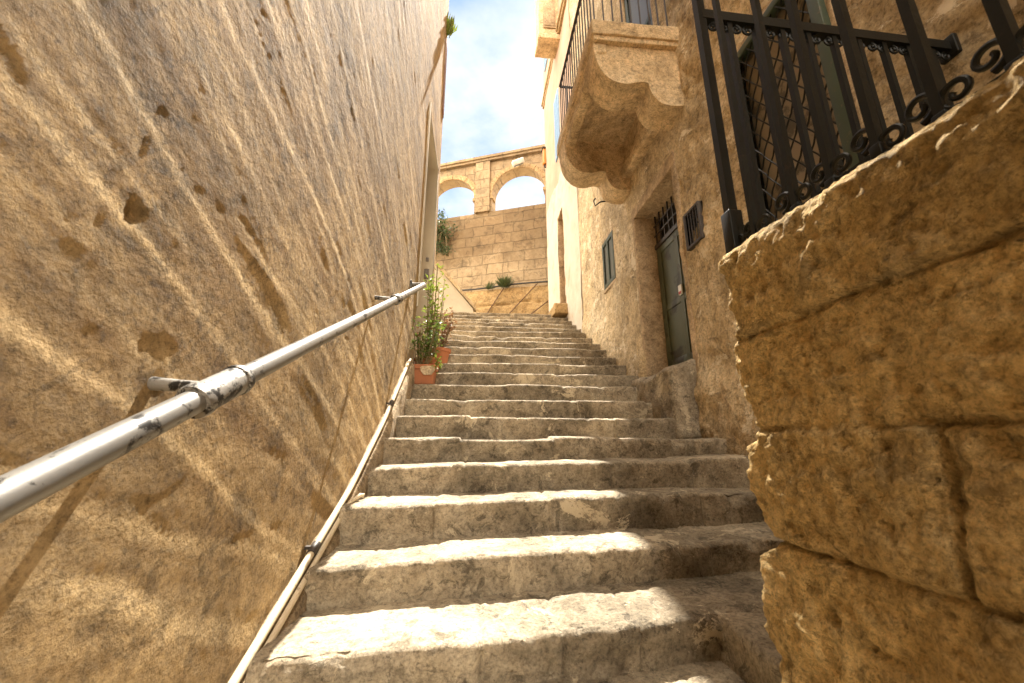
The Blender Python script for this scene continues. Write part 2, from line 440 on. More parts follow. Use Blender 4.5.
# ------------------------------------------------------------------ mesh helpers
class MB:
    def __init__(self):
        self.v, self.f, self.n = [], [], 0
    def add(self, V, F):
        V = np.asarray(V, float).reshape(-1, 3)
        self.v.append(V)
        k = self.n
        self.f.extend([tuple(int(i) + k for i in q) for q in F])
        self.n += len(V)
    def grid(self, G, wrap=False, flip=False, mask=None):
        n, m = G.shape[:2]
        F = []
        for i in range(n - 1):
            for j in range(m if wrap else m - 1):
                if mask is not None and mask[i, j]:
                    continue
                j2 = (j + 1) % m
                q = (i * m + j, i * m + j2, (i + 1) * m + j2, (i + 1) * m + j)
                F.append(q[::-1] if flip else q)
        self.add(G.reshape(-1, 3), F)
    def box(self, x0, x1, y0, y1, z0, z1, r=0.0, step=None, amp=0.0, ns=6.0, seed=1, warp=None):
        """rounded box, optionally subdivided and roughened by a continuous noise field"""
        lo, hi = np.array([x0, y0, z0], float), np.array([x1, y1, z1], float)
        st = step or max(hi - lo)
        r = min(r, 0.49 * min(hi - lo))
        def axis(a, b):
            k = max(1, int(math.ceil((b - a) / st)))
            t = np.linspace(a, b, k + 1)
            if r > 0:
                t = np.unique(np.concatenate([[a, a + r * .3, a + r, b - r, b - r * .3, b], t[(t > a + r) & (t < b - r)]]))
            return t
        A = [axis(lo[i], hi[i]) for i in range(3)]
        for ax in range(3):
            u, w = [(1, 2), (2, 0), (0, 1)][ax]
            U, Wt = np.meshgrid(A[u], A[w], indexing='ij')
            for side in (0, 1):
                G = np.zeros(U.shape + (3,))
                G[..., u], G[..., w], G[..., ax] = U, Wt, (hi if side else lo)[ax]
                if r > 0:
                    c = np.clip(G, lo + r, hi - r)
                    d = G - c
                    L = np.linalg.norm(d, axis=-1, keepdims=True)
                    G = c + d / np.maximum(L, 1e-9) * r
                if amp > 0:
                    G = G + amp * np.stack([fbm(G, ns, 4, seed + 31 * q) for q in range(3)], -1)
                if warp is not None:
                    G = warp(G)
                self.grid(G, flip=not side)
    def tube(self, path, r, seg=10, caps=True, closed=False, flat=None):
        P = [Vector(p) for p in path]
        n = len(P)
        rs = r if isinstance(r, (list, tuple)) else [r] * n
        T = []
        for i in range(n):
            a = P[i - 1] if (i > 0 or closed) else P[i]
            b = P[(i + 1) % n] if (i < n - 1 or closed) else P[i]
            T.append((b - a).normalized())
        up = Vector((0, 0, 1)) if abs(T[0].z) < 0.9 else Vector((1, 0, 0))
        s = T[0].cross(up).normalized()
        V = []
        for i in range(n):
            s = (s - T[i] * s.dot(T[i])).normalized()
            t = T[i].cross(s)
            for k in range(seg):
                a = 2 * math.pi * k / seg
                V.append(P[i] + (s * math.cos(a) + t * math.sin(a) * (flat or 1)) * rs[i])
        F = []
        for i in range(n if closed else n - 1):
            for k in range(seg):
                i2 = (i + 1) % n
                F.append((i * seg + k, i * seg + (k + 1) % seg, i2 * seg + (k + 1) % seg, i2 * seg + k))
        if caps and not closed:
            F.append(tuple(range(seg - 1, -1, -1)))
            F.append(tuple((n - 1) * seg + k for k in range(seg)))
        self.add([tuple(v) for v in V], F)
    def bar(self, a, b, w, d=None):
        """square bar between two points"""
        a, b = Vector(a), Vector(b)
        d = d or w
        t = (b - a).normalized()
        up = Vector((0, 1, 0)) if abs(t.y) < 0.9 else Vector((0, 0, 1))
        s = t.cross(up).normalized()
        q = t.cross(s)
        V = []
        for p in (a, b):
            for i, j in ((-1, -1), (1, -1), (1, 1), (-1, 1)):
                V.append(tuple(p + s * (i * w / 2) + q * (j * d / 2)))
        self.add(V, [(3, 2, 1, 0), (4, 5, 6, 7), (0, 1, 5, 4), (1, 2, 6, 5), (2, 3, 7, 6), (3, 0, 4, 7)])
    def prism(self, poly, axis, a, b):
        """polygon (2-D) swept from a to b along axis"""
        n = len(poly)
        V = []
        for t in (a, b):
            for (p, q) in poly:
                V.append({0: (t, p, q), 1: (p, t, q), 2: (p, q, t)}[axis])
        F = [tuple(range(n)), tuple(range(2 * n - 1, n - 1, -1))]
        for i in range(n):
            F.append((i, i + n, (i + 1) % n + n, (i + 1) % n))
        self.add(V, F)
    def build(self, name, mat, parent=None, smooth_it=True, angle=40, merge=True):
        V = np.concatenate(self.v)
        off = np.array(parent_base(parent)) if parent is not None else np.zeros(3)
        me = bpy.data.meshes.new(name)
        me.from_pydata((V - off).tolist(), [], self.f)
        bm = bmesh.new()
        bm.from_mesh(me)
        if merge:
            bmesh.ops.remove_doubles(bm, verts=bm.verts, dist=1e-5)
        bmesh.ops.recalc_face_normals(bm, faces=bm.faces)
        bm.to_mesh(me)
        bm.free()
        if smooth_it:
            me.shade_smooth()
            me.set_sharp_from_angle(angle=R(angle))
        for mm in (mat if isinstance(mat, (list, tuple)) else [mat]):
            me.materials.append(mm)
        o = bpy.data.objects.new(name, me)
        col.objects.link(o)
        if parent is not None:
            o.parent = parent
        return o

def parent_base(p):
    b = Vector((0, 0, 0))
    while p is not None:
        b += p.location
        p = p.parent
    return tuple(b)

def thing(name, label, cat, loc, group=None):
    o = bpy.data.objects.new(name, None)
    col.objects.link(o)
    o.location = loc
    o.empty_display_size = 0.2
    o['label'] = label
    o['category'] = cat
    if group:
        o['group'] = group
    return o

def tag(o, label, cat, group=None):
    o['label'] = label
    o['category'] = cat
    if group:
        o['group'] = group
    return o

def struct(o):
    o['kind'] = 'structure'
    return o

def axis_steps(*segs):
    """segs: (start, end, step) pieces joined into one sorted coordinate list"""
    t = []
    for a, b, s in segs:
        t.extend(np.linspace(a, b, max(2, int(round((b - a) / s)) + 1)))
    return np.unique(np.round(t, 5))

def with_edges(t, edges):
    """move the nearest grid line onto each edge"""
    t = t.copy()
    for e in edges:
        t[np.argmin(np.abs(t - e))] = e
    return t

def open_mask(ys, zs, openings):
    yc, zc = (ys[:-1] + ys[1:]) / 2, (zs[:-1] + zs[1:]) / 2
    m = np.zeros((len(zs) - 1, len(ys) - 1), bool)
    for (y0, y1, z0, z1) in openings:
        m |= ((zc > z0) & (zc < z1))[:, None] & ((yc > y0) & (yc < y1))[None, :]
    return m

# ================================================================== ground and landing
g = MB()
xs = np.linspace(-400, 400, 41)
X_, Y_ = np.meshgrid(xs, xs, indexing='ij')
g.grid(np.stack([X_, Y_, np.full_like(X_, -2.6)], -1), flip=True)
struct(g.build('ground', M['ground']))
g = MB()
g.box(-9, 14, 8.83, 34, 1.0, 2.945, 0.02, 0.8, 0.01, 1.2, 5)
struct(g.build('pavement', M['step_stone']))

# ================================================================== staircase
STEPZ = {-2: -1.19, -1: -1.0, 0: -0.80, 1: -0.665, 2: -0.50, 3: -0.318, 4: -0.145, 5: 0.02, 6: 0.208, 7: 0.398, 8: 0.595}
for n_ in range(9, 22):
    STEPZ[n_] = 0.595 + 0.1963 * (n_ - 8)
def nose_y(n):
    return 1.55 + 0.38 * (n - 1)
stair = thing('staircase', 'long flight of worn pale limestone steps climbing between the two houses', 'stairs', (0.6, 1.5, -0.85))
rng = np.random.RandomState(11)
for n in range(-2, 21):
    near = n <= 6
    dx = 0.014 if near else (0.025 if n < 12 else 0.05)
    x1 = 2.25 if n >= 1 else 0.99
    xs = np.arange(-0.695 if n <= 3 else -0.76, x1, dx)
    slope = {1: 0.085, 2: 0.10, 3: 0.06, 0: 0.08, -1: 0.05}.get(n, 0.0)
    zs = {1: 0.012, 4: 0.018, 2: 0.01, 3: 0.006, 5: 0.004}.get(n, 0.0)
    y0 = nose_y(n) + slope * xs
    z0 = STEPZ[n] + zs * (xs - 0.2)
    # slabs of different length, each set a little differently
    cuts = [-0.8 + rng.uniform(0.3, 0.8)]
    while cuts[-1] < 2.2:
        cuts.append(cuts[-1] + rng.uniform(0.45, 1.0))
    if n == 2: cuts = [-0.17, 0.55, 1.2, 1.9]
    if n == 5: cuts = [-0.12, 0.6, 1.15, 1.75]
    if n == 1: cuts = [0.03, 0.33, 0.62, 1.3]
    blk = np.searchsorted(cuts, xs)
    bz = rng.uniform(-0.008, 0.008, len(cuts) + 1)
    by = rng.uniform(-0.014, 0.014, len(cuts) + 1)
    bt = rng.uniform(-0.012, 0.012, len(cuts) + 1)
    if n == 5: bz[:4] = [0.012, -0.008, 0.012, 0.004]
    dj = np.min(np.abs(xs[:, None] - np.array(cuts)[None, :]), axis=1)
    groove = np.exp(-(dj / 0.009) ** 2)
    xm = np.array([0] + cuts)[np.minimum(blk, len(cuts) - 1)]
    y0 = y0 + by[blk] + bt[blk] * (xs - xm)
    z0 = z0 + bz[blk]
    q1 = np.stack([xs, np.full_like(xs, n * 3.7), np.zeros_like(xs)], -1)
    y0 = y0 + 0.016 * fbm(q1, 2.2, 3, 40)
    # wear and chips of the nosing
    chip = np.clip(fbm(q1, 5.0, 5, 60, 0.6) - 0.30, 0, 1) * 0.045
    fray = 0.010 * fbm(q1, 16, 4, 70)
    z0 = z0 + 0.008 * fbm(q1, 1.6, 2, 80)
    rise = STEPZ[n] - STEPZ.get(n - 1, STEPZ[n] - 0.19)
    td = np.concatenate([[0.50, 0.46], np.arange(0.43, 0.045, -(0.012 if n in (1, 2, 3) else 0.02)), [0.034]])
    prof = [(d, 0.0, 'T') for d in td]
    for a in np.linspace(5, 85, 6):
        prof.append((0.028 - 0.028 * math.sin(R(a)), -0.022 + 0.022 * math.cos(R(a)), 'N'))
    for h in np.arange(0.03, rise + 0.06, 0.016 if near else 0.03):
        prof.append((0.02 * smooth(np.array(h), 0.03, rise) + 0.0, -h, 'R'))
    rows = []
    for (dy, dz, k) in prof:
        yy, zz = y0 + dy, z0 + dz
        near_nose = math.exp(-(dy / 0.06) ** 2) if k == 'T' else (1.0 if k == 'N' else math.exp(-(dz / 0.05) ** 2))
        yy = yy + (chip + fray) * near_nose * (1.0 if k != 'T' else 0.5)
        zz = zz - (0.75 * chip + 0.35 * np.abs(fray)) * near_nose
        if k == 'R':
            yy = yy + 0.014 * groove
        else:
            zz = zz - 0.007 * groove
        rows.append(np.stack([xs, yy, zz], -1))
    G = np.stack(rows)
    isT = np.array([k == 'T' for _, _, k in prof])[:, None]
    rel = fbm(G, 9, 5, 90 + n, 0.6)
    pit = np.clip(fbm(G, 34, 3, 190 + n) - 0.25, 0, 1)
    lump = fbm(G, 3.0, 2, 290)
    G[..., 2] += np.where(isT, 0.0045 * rel - 0.008 * pit + 0.006 * lump, 0)
    G[..., 1] += np.where(isT, 0, -0.0075 * rel + 0.008 * pit - 0.01 * lump)
    # close the slab underneath and behind
    zb = STEPZ[n] - rise - 0.10
    fr, bk = G[-1].copy(), G[0].copy()
    fr[:, 2] = zb
    bk[:, 2] = zb
    G = np.concatenate([G, fr[None], bk[None], G[:1]])
    m = MB()
    m.grid(G)
    for e in (0, -1):
        ring = G[:-1, e]
        m.add(ring, [tuple(range(len(ring)))])
    so = m.build('step', M['step_stone'], stair, angle=60)
    tn = np.concatenate([rng.uniform(-0.22, 0.12, len(cuts) + 1)])
    co = np.zeros(len(so.data.vertices) * 3)
    so.data.vertices.foreach_get('co', co)
    at = so.data.attributes.new('tint', 'FLOAT', 'POINT')
    at.data.foreach_set('value', tn[np.searchsorted(cuts, co[0::3] + stair.location.x)].astype(np.float32))

# low ledge that carries on from the first step along the garden wall
m = MB()
m.box(0.945, 2.04, -2.0, 1.675, -1.4, -0.653, 0.03, 0.03, 0.012, 5, 77)
o = m.build('ledge', M['step_stone'], stair, angle=60)
o['label'] = 'low stone ledge running back along the right side'
# worn mortar curb at the foot of the left wall
def pipe_pt(y):
    k = np.interp(y, [0.3, 1.49, 2.475, 3.2, 4.06, 4.4], [-1.28, -0.717, -0.271, 0.16, 0.77, 0.98])
    return float(k)
m = MB()
ys = np.arange(0.2, 4.25, 0.02)
cs = [(-0.80, -0.3), (-0.80, -0.005), (-0.745, -0.008), (-0.70, -0.03), (-0.682, -0.06), (-0.678, -0.3)]
G = np.array([[(cx_, y, pipe_pt(y) - 0.018 + cz) for (cx_, cz) in cs] for y in ys])
G[..., 0] += 0.010 * fbm(G, 9, 4, 5) * (G[..., 0] > -0.79)
G[..., 2] += 0.012 * fbm(G, 7, 4, 6) * (G[..., 2] > G[:, :1, 2] + 0.1)
m.grid(G)
o = m.build('curb', M['mortar'], stair, angle=60)
o['label'] = 'sloping mortar curb under the conduit'

# ================================================================== left house
WL = -0.76
house_l = thing('plaster_house', 'tall house with a long rough ochre plaster wall carrying the handrail', 'house', (-3.5, 3.0, -1.5))
rec = (4.62, 5.98, 1.2, 4.62)
ys = axis_steps((-7, -0.2, 0.4), (-0.2, 0.35, 0.04), (0.35, 1.9, 0.012), (1.9, 3.2, 0.02), (3.2, 6.2, 0.04))
zs = axis_steps((-1.7, -0.9, 0.03), (-0.9, 1.6, 0.0135), (1.6, 2.6, 0.02), (2.6, 5.0, 0.035), (5.0, 12.0, 0.07))
ys = with_edges(ys, rec[:2])
zs = with_edges(zs, rec[2:])
Yg, Zg = np.meshgrid(ys, zs)
P = np.stack([np.zeros_like(Yg), Yg, Zg], -1)
# trowel direction in the wall plane: descending away from the viewer
ca, sa = math.cos(R(-21)), math.sin(R(-21))
A = Yg * ca + Zg * sa
Bc = -Yg * sa + Zg * ca
wob = 0.35 * fbm(P, 0.8, 3, 300)
S = np.stack([np.zeros_like(A), A * 0.36, Bc * 3.2 + wob * 1.8], -1)
S2 = np.stack([np.zeros_like(A) + 5, A * 1.1 + wob, Bc * 10 + wob * 5], -1)
d = 0.003 * fbm(P, 0.9, 3, 310) + 0.0007 * ridge(S, 1.0, 3, 320)
d += 0.0007 * fbm(P, 5.0, 4, 340, 0.5) + 0.0004 * fbm(P, 26, 4, 350, 0.6)
along, across = Yg * 0.90 - Zg * 0.436, Yg * 0.436 + Zg * 0.90
def strokes(freq, amp, seed, warp, thr):
    q = np.stack([np.zeros_like(A) + seed, along * 0.38, across * 0.9], -1)
    ph = across * freq + warp * fbm(q, 1.3, 2, 700 + seed, 0.45) + 0.018 * fbm(P, 9, 3, 705 + seed)
    saw = ph - np.floor(ph)
    saw = np.where(saw < 0.9, saw / 0.9, 1 - smooth(saw, 0.9, 1.0))
    msk = smooth(fbm(np.stack([np.zeros_like(A) + seed, along * 0.5, across * 1.6], -1), 1.5, 4, 710 + seed, 0.6), thr, thr + 0.35)
    return amp * saw * msk
d += strokes(2.6, 0.0031, 1, 0.8, -0.3) + strokes(5.1, 0.0019, 2, 1.1, -0.35) + strokes(11.0, 0.0009, 3, 1.5, -0.3)
# patches where a plaster skin has come off, with a crisp edge
# scratches
sc = np.abs(fbm(np.stack([P[..., 0], A * 0.55, Bc * 2.3], -1), 1.7, 2, 371))
d -= 0.0016 * np.exp(-(sc / 0.010) ** 2)
sc2 = np.abs(fbm(np.stack([P[..., 0] + 4, Yg * 2.2 + Zg * 0.5, Zg * 0.7], -1), 1.3, 2, 381))
d -= 0.0016 * np.exp(-(sc2 / 0.008) ** 2)
# local damage: hole, broken plaster round the first bracket, a few knocks
def dent(y, z, ry, rz, dep, seed=0):
    global d
    rr = np.sqrt(((Yg - y) / ry) ** 2 + ((Zg - z) / rz) ** 2) + 0.6 * fbm(P, 18, 4, 400 + seed, 0.6)
    d = d - 0.16 * dep * (1 - smooth(rr, 0.75, 1.05))
dent(0.825, 0.475, 0.020, 0.030, 0.04, 1)
dent(0.965, 0.17, 0.06, 0.075, 0.016, 2)
dent(1.62, -0.06, 0.16, 0.03, 0.008, 4)
dent(2.66, 0.95, 0.07, 0.06, 0.012, 8)
edge = smooth(Yg, 6.05, 6.2)
G = np.stack([WL + d * (1 - edge), Yg, Zg], -1)
m = MB()
m.grid(G, mask=open_mask(ys, zs, [rec]))
# far end, back and roof
for gx in (np.array([[(WL, 6.2, -1.7), (WL, 6.2, 12)], [(-7, 6.2, -1.7), (-7, 6.2, 12)]]),
           np.array([[(WL, 6.2, 12), (WL, -7, 12)], [(-7, 6.2, 12), (-7, -7, 12)]]),
           np.array([[(-7, 6.2, -1.7), (-7, 6.2, 12)], [(-7, -7, -1.7), (-7, -7, 12)]]),
           np.array([[(-7, -7, -1.7), (-7, -7, 12)], [(WL, -7, -1.7), (WL, -7, 12)]])):
    m.grid(gx)
m.build('wall', M['left_plaster'], house_l, angle=75)
# doorway recess with pale reveals
m = MB()
y0, y1, z0, z1 = rec
m.box(-1.02, WL - 0.004, y1 - 0.004, y1 + 0.05, z0, z1, 0.004)
m.box(-1.02, WL - 0.004, y0 - 0.05, y0 + 0.004, z0, z1, 0.004)
m.box(-1.02, WL - 0.004, y0, y1, z1 - 0.004, z1 + 0.05, 0.004)
m.box(WL - 0.03, WL + 0.02, y0 - 0.035, y0 + 0.012, 1.6, z1 + 0.05, 0.006)
m.build('door_frame', M['white_paint'], house_l)
m = MB()
m.box(-1.06, -1.00, y0 - 0.05, y1 + 0.05, z0, z1, 0.004)
m.build('door', M['dressed_stone'], house_l)
m = MB()
m.box(-0.90, -0.82, y1 - 0.03, y1 - 0.008, 2.55, 2.72, 0.004)
m.build('letter_box', M['grey_paint'], house_l)
m = MB()
m.box(-0.885, -0.835, y1 - 0.025, y1 - 0.008, 2.86, 2.93, 0.004)
m.build('doorbell', M['grey_paint'], house_l)
m = MB()
m.box(WL - 0.01, WL + 0.018, 5.96, 6.17, 5.9, 7.6, 0.006)
for k in range(18):
    m.box(WL + 0.018, WL + 0.024, 5.985, 6.145, 5.96 + k * 0.088, 6.01 + k * 0.088)
m.build('shutter', M['brown_wood'], house_l)

# ================================================================== handrail and conduit
hr = thing('handrail', 'worn grey painted pipe handrail bracketed to the left plaster wall', 'handrail', (-0.6, 1.0, -0.9))
RX, RR = -0.60, 0.0265
def rail_z(y):
    return -0.365 + 0.5 * y
m = MB()
path = [(RX + .003 * math.sin(y * 2.3), y, rail_z(y) + .004 * math.sin(y * 1.7 + 1)) for y in np.arange(-0.6, 4.0, 0.1)]
path += [(RX - 0.004, 4.03, rail_z(4.03)), (RX - 0.02, 4.075, rail_z(4.075) - .004), (RX - 0.05, 4.10, rail_z(4.09)), (-0.70, 4.11, rail_z(4.09)), (-0.775, 4.11, rail_z(4.09))]
m.tube(path, RR, 20)
m.build('rail', M['rail_paint'], hr)
for (y, w) in ((0.965, 0.085), (2.74, 0.05)):
    m = MB()
    L_ = math.hypot(1, .5)
    pts = [(-w - .001, RR - .001), (-w, RR + .010), (-w * .88, RR + .0125), (-w * .76, RR + .0125), (-w * .72, RR + .009), (w * .72, RR + .009), (w * .76, RR + .0125), (w * .88, RR + .0125), (w, RR + .010), (w + .001, RR - .001)]
    m.tube([(RX, y + a / L_, rail_z(y + a / L_)) for a, _ in pts], [q for _, q in pts], 20, caps=False)
    m.build('collar', M['collar_paint'], hr)
    m = MB()
    yb = y + 0.012
    m.tube([(WL - 0.03, yb + .01, rail_z(yb) + .012), (-0.70, yb + .006, rail_z(yb) + .004), (RX - 0.01, yb, rail_z(yb) - .004)], [0.017, 0.0145, 0.016], 12)
    m.tube([(RX, yb - 0.035, rail_z(yb) - RR - 0.012), (RX, yb + 0.05, rail_z(yb + 0.07) - RR - 0.014)], 0.010, 10)
    m.build('bracket', M['collar_paint'], hr)
m = MB()
m.box(WL - .02, WL + .02, 4.065, 4.155, rail_z(4.09) - .045, rail_z(4.09) + .045, 0.008)
m.build('wall_plate', M['collar_paint'], hr)

cd = thing('conduit', 'thin cream conduit pipe sloping along the foot of the left wall', 'pipe', (-0.72, 1.2, -0.9))
m = MB()
m.tube([(-0.722, y, pipe_pt(y) + .004) for y in np.arange(0.35, 4.2, 0.06)], 0.016, 12)
m.build('pipe', M['pipe_paint'], cd)
m = MB()
m.tube([(-0.694, y, pipe_pt(y) - .020 + .002 * math.sin(y * 4)) for y in np.arange(0.35, 2.30, 0.06)] + [(-0.675, 2.36, pipe_pt(2.36) + 0.006), (-0.645, 2.42, pipe_pt(2.4) + 0.012), (-0.625, 2.425, pipe_pt(2.4) + 0.008)], 0.0115, 10)
m.build('cable_sleeve', M['pipe_paint'], cd)
for y in (2.02, 3.4):
    m = MB()
    m.tube([(-0.722, y - 0.03, pipe_pt(y - 0.03) + .004), (-0.722, y + 0.03, pipe_pt(y + 0.03) + .004)], 0.0205, 12)
    m.bar((-0.77, y, pipe_pt(y) + .012), (-0.722, y, pipe_pt(y) + .012), 0.012, 0.03)
    m.build('clamp', M['thin_iron'], cd)

# ================================================================== right: terrace wall in the foreground
tw = thing('terrace_wall', 'rough golden limestone block wall in the right foreground below the iron railing', 'wall', (1.4, 0.2, -1.4))
CX, CY = 0.79, 1.115
path, inw = [], []
for x in np.arange(2.04, CX + 0.06, -0.05):
    path.append((x, CY)); inw.append((0, -1))
for a in np.linspace(0, 90, 9):
    path.append((CX + 0.045 - 0.045 * math.sin(R(a)), CY - 0.045 + 0.045 * math.cos(R(a))))
    inw.append((math.sin(R(a)), -math.cos(R(a))))
for y in np.concatenate([np.arange(CY - 0.055, 0.28, -0.0085), np.arange(0.28, -0.3, -0.03), np.arange(-0.3, -2.01, -0.15)]):
    path.append((CX, y)); inw.append((1, 0))
path, inw = np.array(path), np.array(inw)
zz = np.concatenate([np.arange(-1.4, -0.72, 0.04), np.arange(-0.72, 0.565, 0.0085)])
top_in = [(0.570, 0.001), (0.577, 0.004), (0.581, 0.010), (0.582, 0.02), (0.580, 0.05), (0.575, 0.10), (0.570, 0.16), (0.560, 0.22)]
rows = [np.column_stack([path, np.full(len(path), z)]) for z in zz] + [np.column_stack([path + inw * q, np.full(len(path), z)]) for z, q in top_in]
G = np.stack(rows)
N = np.zeros_like(G)
N[..., 0], N[..., 1] = -inw[:, 0], -inw[:, 1]
N[len(zz):, :, 2] = 0.35
N[len(zz):, :, :2] *= 0.6
N[len(zz) + 3:, :, :2] = 0
y_, z_ = G[..., 1], G[..., 2]
# silhouette of the far end: every course bulges and is worn back at its joint
sil = np.interp(z_, [-1.4, -.569, -.496, -.31, -.298, -.268, -.25, -.133, -.05, -.018, .01, .063, .14, .216, .305, .335, .38, .468, .56, .605],
                [1.13, 1.134, 1.160, 1.148, 1.13, 1.082, 1.085, 1.138, 1.135, 1.128, 1.08, 1.088, 1.125, 1.149, 1.128, 1.105, 1.096, 1.10, 1.128, 1.105]) - CY
G[..., 1] += sil * smooth(y_, 0.90, 1.08)
tp = smooth(z_, 0.45, 0.6)
G[..., 2] -= tp * 0.045 * smooth(-y_, -1.0, -0.35)
J = G.copy()
wv = 0.007 * fbm(J, 5.0, 4, 510, 0.65)
zj = z_ + wv
cz = np.array([-0.95, -0.53, -0.25, 0.03, 0.304])
course = np.searchsorted(cz, zj)
dj = np.min(np.abs(zj[..., None] - cz), axis=-1)
vj = {0: [0.2], 1: [0.45, -0.4], 2: [0.30, -0.3], 3: [0.635, 0.02], 4: [0.40, -0.25], 5: [0.16, -0.5]}
dv = np.full(z_.shape, 9.0)
off = np.zeros(z_.shape)
for c, lst in vj.items():
    k = course == c
    yv = y_ + 0.010 * fbm(J, 6.0, 3, 520)
    for q, v in enumerate(lst):
        dv = np.where(k, np.minimum(dv, np.abs(yv - v)), dv)
    off = np.where(k, 0.006 * math.sin(c * 2.7 + 0.5) + 0.004 * np.sign(yv - lst[0]), off)
gz = np.exp(-(dj / 0.0062) ** 2) * (0.55 + 0.45 * fbm(J, 5, 2, 530)) + np.exp(-(dv / 0.0062) ** 2) * 0.9
rnd = np.exp(-(np.minimum(dj, dv) / 0.03) ** 2)
H = off + 0.007 * fbm(J, 5.0, 4, 540, 0.55) + 0.0055 * fbm(J, 19, 5, 550, 0.72) + 0.0085 * ridge(J * np.array([1, 0.8, 1.3]), 15.0, 4, 580) + 0.0035 * ridge(J, 42.0, 2, 590) + 0.0035 * fbm(J, 60, 2, 555)
H -= 0.018 * np.clip(fbm(J, 15, 3, 560) - 0.30, 0, 1) + 0.016 * np.clip(fbm(J, 45, 3, 570) - 0.25, 0, 1)
H -= 0.026 * np.clip(gz, 0, 1) + 0.002 * rnd
H *= np.where(np.arange(len(rows)) < len(zz), 1, 0.8)[:, None]
G = G + N * H[..., None]
m = MB()
m.grid(G)
m.grid(np.stack([G[-1], np.column_stack([np.full(len(path), 2.04), np.clip(path[:, 1], -2, 0.9), np.full(len(path), 0.58)])]))
mo = m.build('masonry', M['block_stone'], tw, angle=80, merge=False)
bid = course * 3 + sum((y_ < v).astype(int) for v in (0.635, 0.40, 0.02))
tn = np.random.RandomState(4).uniform(-0.13, 0.10, 64)[bid % 64] - 0.28 * np.clip(gz, 0, 1)
at = mo.data.attributes.new('tint', 'FLOAT', 'POINT')
tv = np.zeros(len(mo.data.vertices), np.float32)
tv[:tn.size] = tn.ravel()
at.data.foreach_set('value', tv)

# ================================================================== right house
WR = 2.05
house_r = thing('stone_house', 'weathered stucco house on the right with a corbelled stone balcony and dark green door', 'house', (4.0, 2.5, -1.5))
D_OP = (3.47, 4.49, 0.55, 2.90)
W_OP = (5.30, 5.82, 2.40, 3.20)
G_OP = (1.62, 2.36, 1.15, 3.00)
B_OP = (3.50, 4.25, 4.34, 6.45)
ys = axis_steps((-6, 0.2, 0.3), (0.2, 4.6, 0.028), (4.6, 7.15, 0.04))
zs = axis_steps((-1.5, -0.2, 0.08), (-0.2, 3.6, 0.028), (3.6, 7.0, 0.05), (7.0, 14.5, 0.15))
for op in (D_OP, W_OP, G_OP, B_OP):
    ys, zs = with_edges(ys, op[:2]), with_edges(zs, op[2:])
Yg, Zg = np.meshgrid(ys, zs)
P = np.stack([np.zeros_like(Yg), Yg, Zg], -1)
d = 0.022 * fbm(P, 1.0, 3, 610) + 0.014 * fbm(P, 4.2, 5, 620, 0.6) + 0.008 * fbm(P * np.array([1, 1.4, 0.7]), 12, 4, 630, 0.6)
d -= 0.013 * smooth(fbm(P, 1.9, 6, 640, 0.6), 0.18, 0.23)
d -= 0.008 * smooth(fbm(P, 3.7, 5, 645, 0.6), 0.35, 0.39)
# foot of the wall bulges out to meet the steps
foot = np.interp(Yg, [1, 2.2, 3.4, 9], [-0.4, 0.02, 0.55, 3.0])
d += 0.07 * smooth(foot + 0.35 - Zg, 0, 0.5)
for op in (D_OP, W_OP, G_OP, B_OP):
    e = np.maximum(np.maximum(op[0] - Yg, Yg - op[1]), np.maximum(op[2] - Zg, Zg - op[3]))
    d *= smooth(e, -0.01, 0.10) * 0.85 + 0.15
G = np.stack([WR - d, Yg, Zg], -1)
m = MB()
m.grid(G, mask=open_mask(ys, zs, [D_OP, W_OP, G_OP, B_OP]))
for gx in (np.array([[(WR, -6, 14.5), (WR, 7.15, 14.5)], [(8, -6, 14.5), (8, 7.15, 14.5)]]),
           np.array([[(8, -6, -1.5), (8, 7.15, -1.5)], [(8, -6, 14.5), (8, 7.15, 14.5)]]),
           np.array([[(WR, -6, -1.5), (8, -6, -1.5)], [(WR, -6, 14.5), (8, -6, 14.5)]])):
    m.grid(gx)
m.build('wall', M['house_plaster'], house_r, angle=75)

def reveal(op, depth, t=0.06, lip=0.006, mat='dressed_stone', name='door_frame', sill=True, amp=0.006):
    y0, y1, z0, z1 = op
    m = MB()
    kw = dict(r=0.01, step=0.05, amp=amp, ns=9)
    m.box(WR - lip, WR + depth, y0 - t, y0 + 0.002, z0, z1, **kw)
    m.box(WR - lip, WR + depth, y1 - 0.002, y1 + t, z0, z1, **kw)
    m.box(WR - lip, WR + depth, y0 - t, y1 + t, z1 - 0.002, z1 + t * 2, **kw)
    if sill:
        m.box(WR - lip * 2, WR + depth, y0 - t, y1 + t, z0 - t, z0 + 0.002, **kw)
    return m.build(name, M[mat], house_r, angle=60)

# street door
o = reveal(D_OP, 0.36, 0.07, 0.010, 'dressed_stone', 'door_frame', False, 0.010)
XD = WR + 0.26
m = MB()
m.box(XD, XD + 0.05, 3.47, 4.49, 0.55, 2.44, 0.004)
m.box(XD - 0.012, XD, 3.50, 3.60, 0.82, 2.42, 0.003)
m.box(XD - 0.012, XD, 3.94, 4.02, 0.82, 2.42, 0.003)
m.box(XD - 0.012, XD, 4.36, 4.46, 0.82, 2.42, 0.003)
for zz_ in (0.86, 1.55, 2.34):
    m.box(XD - 0.010, XD, 3.60, 3.94, zz_, zz_ + 0.08, 0.003)
    m.box(XD - 0.010, XD, 4.02, 4.36, zz_, zz_ + 0.08, 0.003)
door = m.build('door', M['door_paint'], house_r)
door['label'] = 'dark green street door under an iron grille'
m = MB()
m.box(XD - 0.03, XD - 0.011, 3.945, 4.015, 1.62, 1.74, 0.004)
m.build('handle', M['lamp_white'], door)
m = MB()
m.box(XD - 0.036, XD - 0.031, 3.955, 4.0, 1.63, 1.66, 0.001)
m.build('sticker', M['red'], door)
